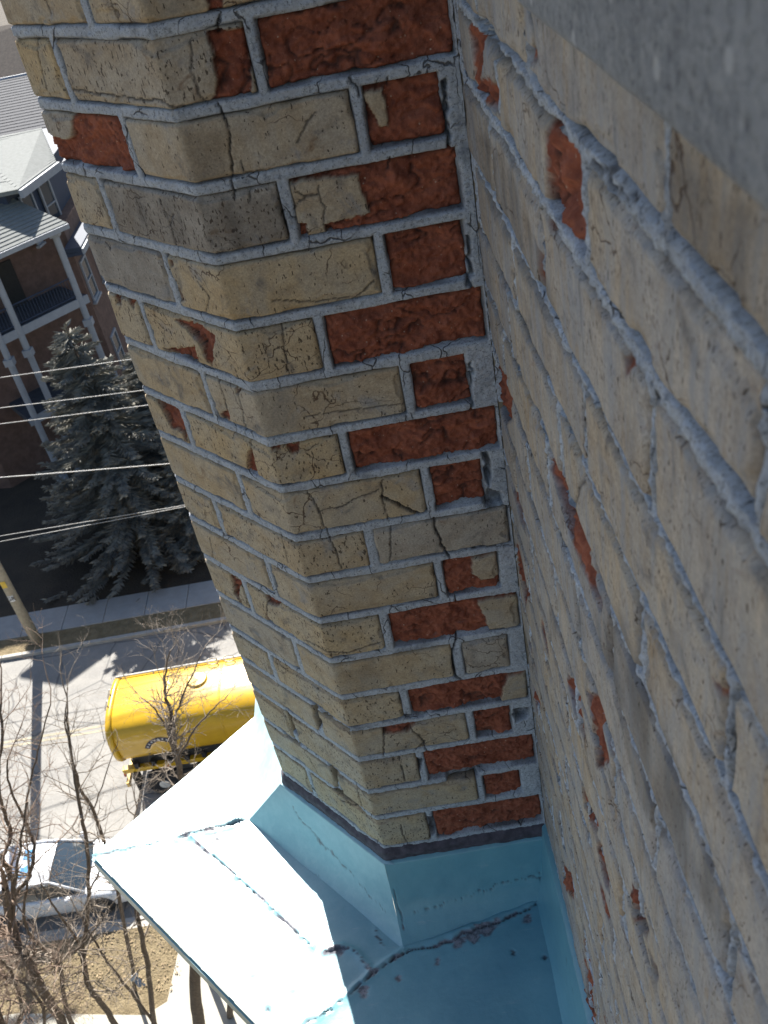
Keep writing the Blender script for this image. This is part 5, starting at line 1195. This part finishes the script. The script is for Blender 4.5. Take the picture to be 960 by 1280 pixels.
for k in range(8): MB().box(.3+k*.5, .42+k*.5, -1.0, -.7, 1.15, 1.35).build('saddle', M_BLK, truck)
MB().box(-.12, -.04, -1.1, 1.1, .55, .72).build('rear_bumper', M_YEL, truck)
for xw_ in (1.0, 2.35, LT+1.0):
    for sg in (-1, 1):
        wo = MB().lathe([(.28, -.17), (.45, -.17), (.5, -.12), (.51, 0), (.5, .12), (.45, .17), (.28, .17)], (xw_, sg*1.02, .51), 'y', 24).build('wheel', M_TYRE, truck, smooth=True)
        MB().lathe([(.04, .19), (.12, .185), (.27, .13), (.28, -.13), (.12, -.185), (.04, -.19)], (xw_, sg*1.02, .51), 'y', 16).build('rim', M_SIL, wo)
b = MB(); b.box(.2, .26, -1.2, -.75, .45, 1.05); b.build('mudflap', M_BLK, truck)
b = MB(); b.prism([(LT+.25, -1.2), (LT+2.2, -1.15), (LT+2.3, 0), (LT+2.2, 1.15), (LT+.25, 1.2)], .7, 2.9); b.build('cab', M_YEL, truck, bevel=.08)
quad('windscreen', [(LT+2.28, -1.0, 1.8), (LT+2.36, 0, 1.8), (LT+2.28, 1.0, 1.8), (LT+2.22, .95, 2.7), (LT+2.30, 0, 2.7), (LT+2.22, -.95, 2.7)], M_GLS, truck)
quad('side_window', [(LT+.9, -1.215, 1.8), (LT+1.9, -1.19, 1.8), (LT+1.9, -1.19, 2.6), (LT+.9, -1.215, 2.6)], M_GLS, truck)

# rear and side fittings
for sy in (-.85, .85):
    b = MB(); b.lathe([(.01, -.03), (.06, -.03), (.07, 0), (.06, .02)], (-.14, sy, .82), 'x', 12); b.build('rear_lamp', simple('red_lamp', (.4, .02, .015), .3), truck)
b = MB()
for yy_ in (-.22, .22): b.tube([(-.06, yy_, .9), (-.10, yy_, 3.0), (.05, yy_, 3.3)], .02, 6)
for k in range(8): b.tube([(-.085, -.22, 1.1+k*.26), (-.085, .22, 1.1+k*.26)], .016, 5)
b.build('ladder', M_SIL, truck)
for k in range(3):
    b = MB(); b.lathe([(.30, -.02), (.30, .08), (.26, .12), (.01, .14)], (2.6+k*2.0, .15, ccz+rb-.06), 'z', 20); b.build('hatch', M_YEL, truck, smooth=False)
MB().tube([(.6, -1.06, .80), (2.9, -1.06, .80), (4.6, -1.06, .84)], .07, 10).build('hose', M_BLK, truck, smooth=True)
for k in range(4): MB().box(1.2+k*1.7, 1.32+k*1.7, -1.015, -1.0, 1.06, 1.12).build('marker_lamp', simple('orange_lamp', (.6, .16, .01), .4), truck)
for k in range(2): MB().box(3.6+k*1.3, 4.6+k*1.3, -1.15, -.75, .5, 1.0).build('side_locker', M_BLK, truck, bevel=.02)
# litter on the lawn
rs = np.random.RandomState(11); V = []; F = []
for k in range(1800):
    x, y = -15+rs.rand()*7, 12.1+rs.rand()*1.9; a = rs.rand()*6.28; s_ = .02+.03*rs.rand()**2; z_ = .008+rs.rand()*.02; b0_ = len(V)
    for q in range(4):
        V.append((x+s_*math.cos(a+q*1.57)*(1 if q % 2 else .5), y+s_*math.sin(a+q*1.57)*(1 if q % 2 else .5), z_+rs.rand()*.02))
    F.append((b0_, b0_+1, b0_+2, b0_+3))
link('fallen_leaves', mesh_np('fallen_leaves', V, F, simple('dry_leaf', (.36, .27, .16), .9, var=.35, scale=3)))['kind'] = 'stuff'
# blue and white scrap caught in the branches
sp = PY((172, 1226), 11.0)
rs = np.random.RandomState(4); b = MB(); n_ = 7
V = [(sp[0]+.16*(i-3)/3*.5+rs.randn()*.03, sp[1]+rs.randn()*.05, sp[2]+(j-3)*.09+rs.randn()*.02) for i in range(n_) for j in range(n_)]
b.add(V, [(i*n_+j, i*n_+j+1, (i+1)*n_+j+1, (i+1)*n_+j) for i in range(n_-1) for j in range(n_-1)])
tag(b.build('plastic_bag', simple('blue_white_plastic', (.35, .45, .60), .4, var=.3, scale=8), smooth=True), 'crumpled blue and white plastic bag caught in the bare branches above the lawn', 'bag')
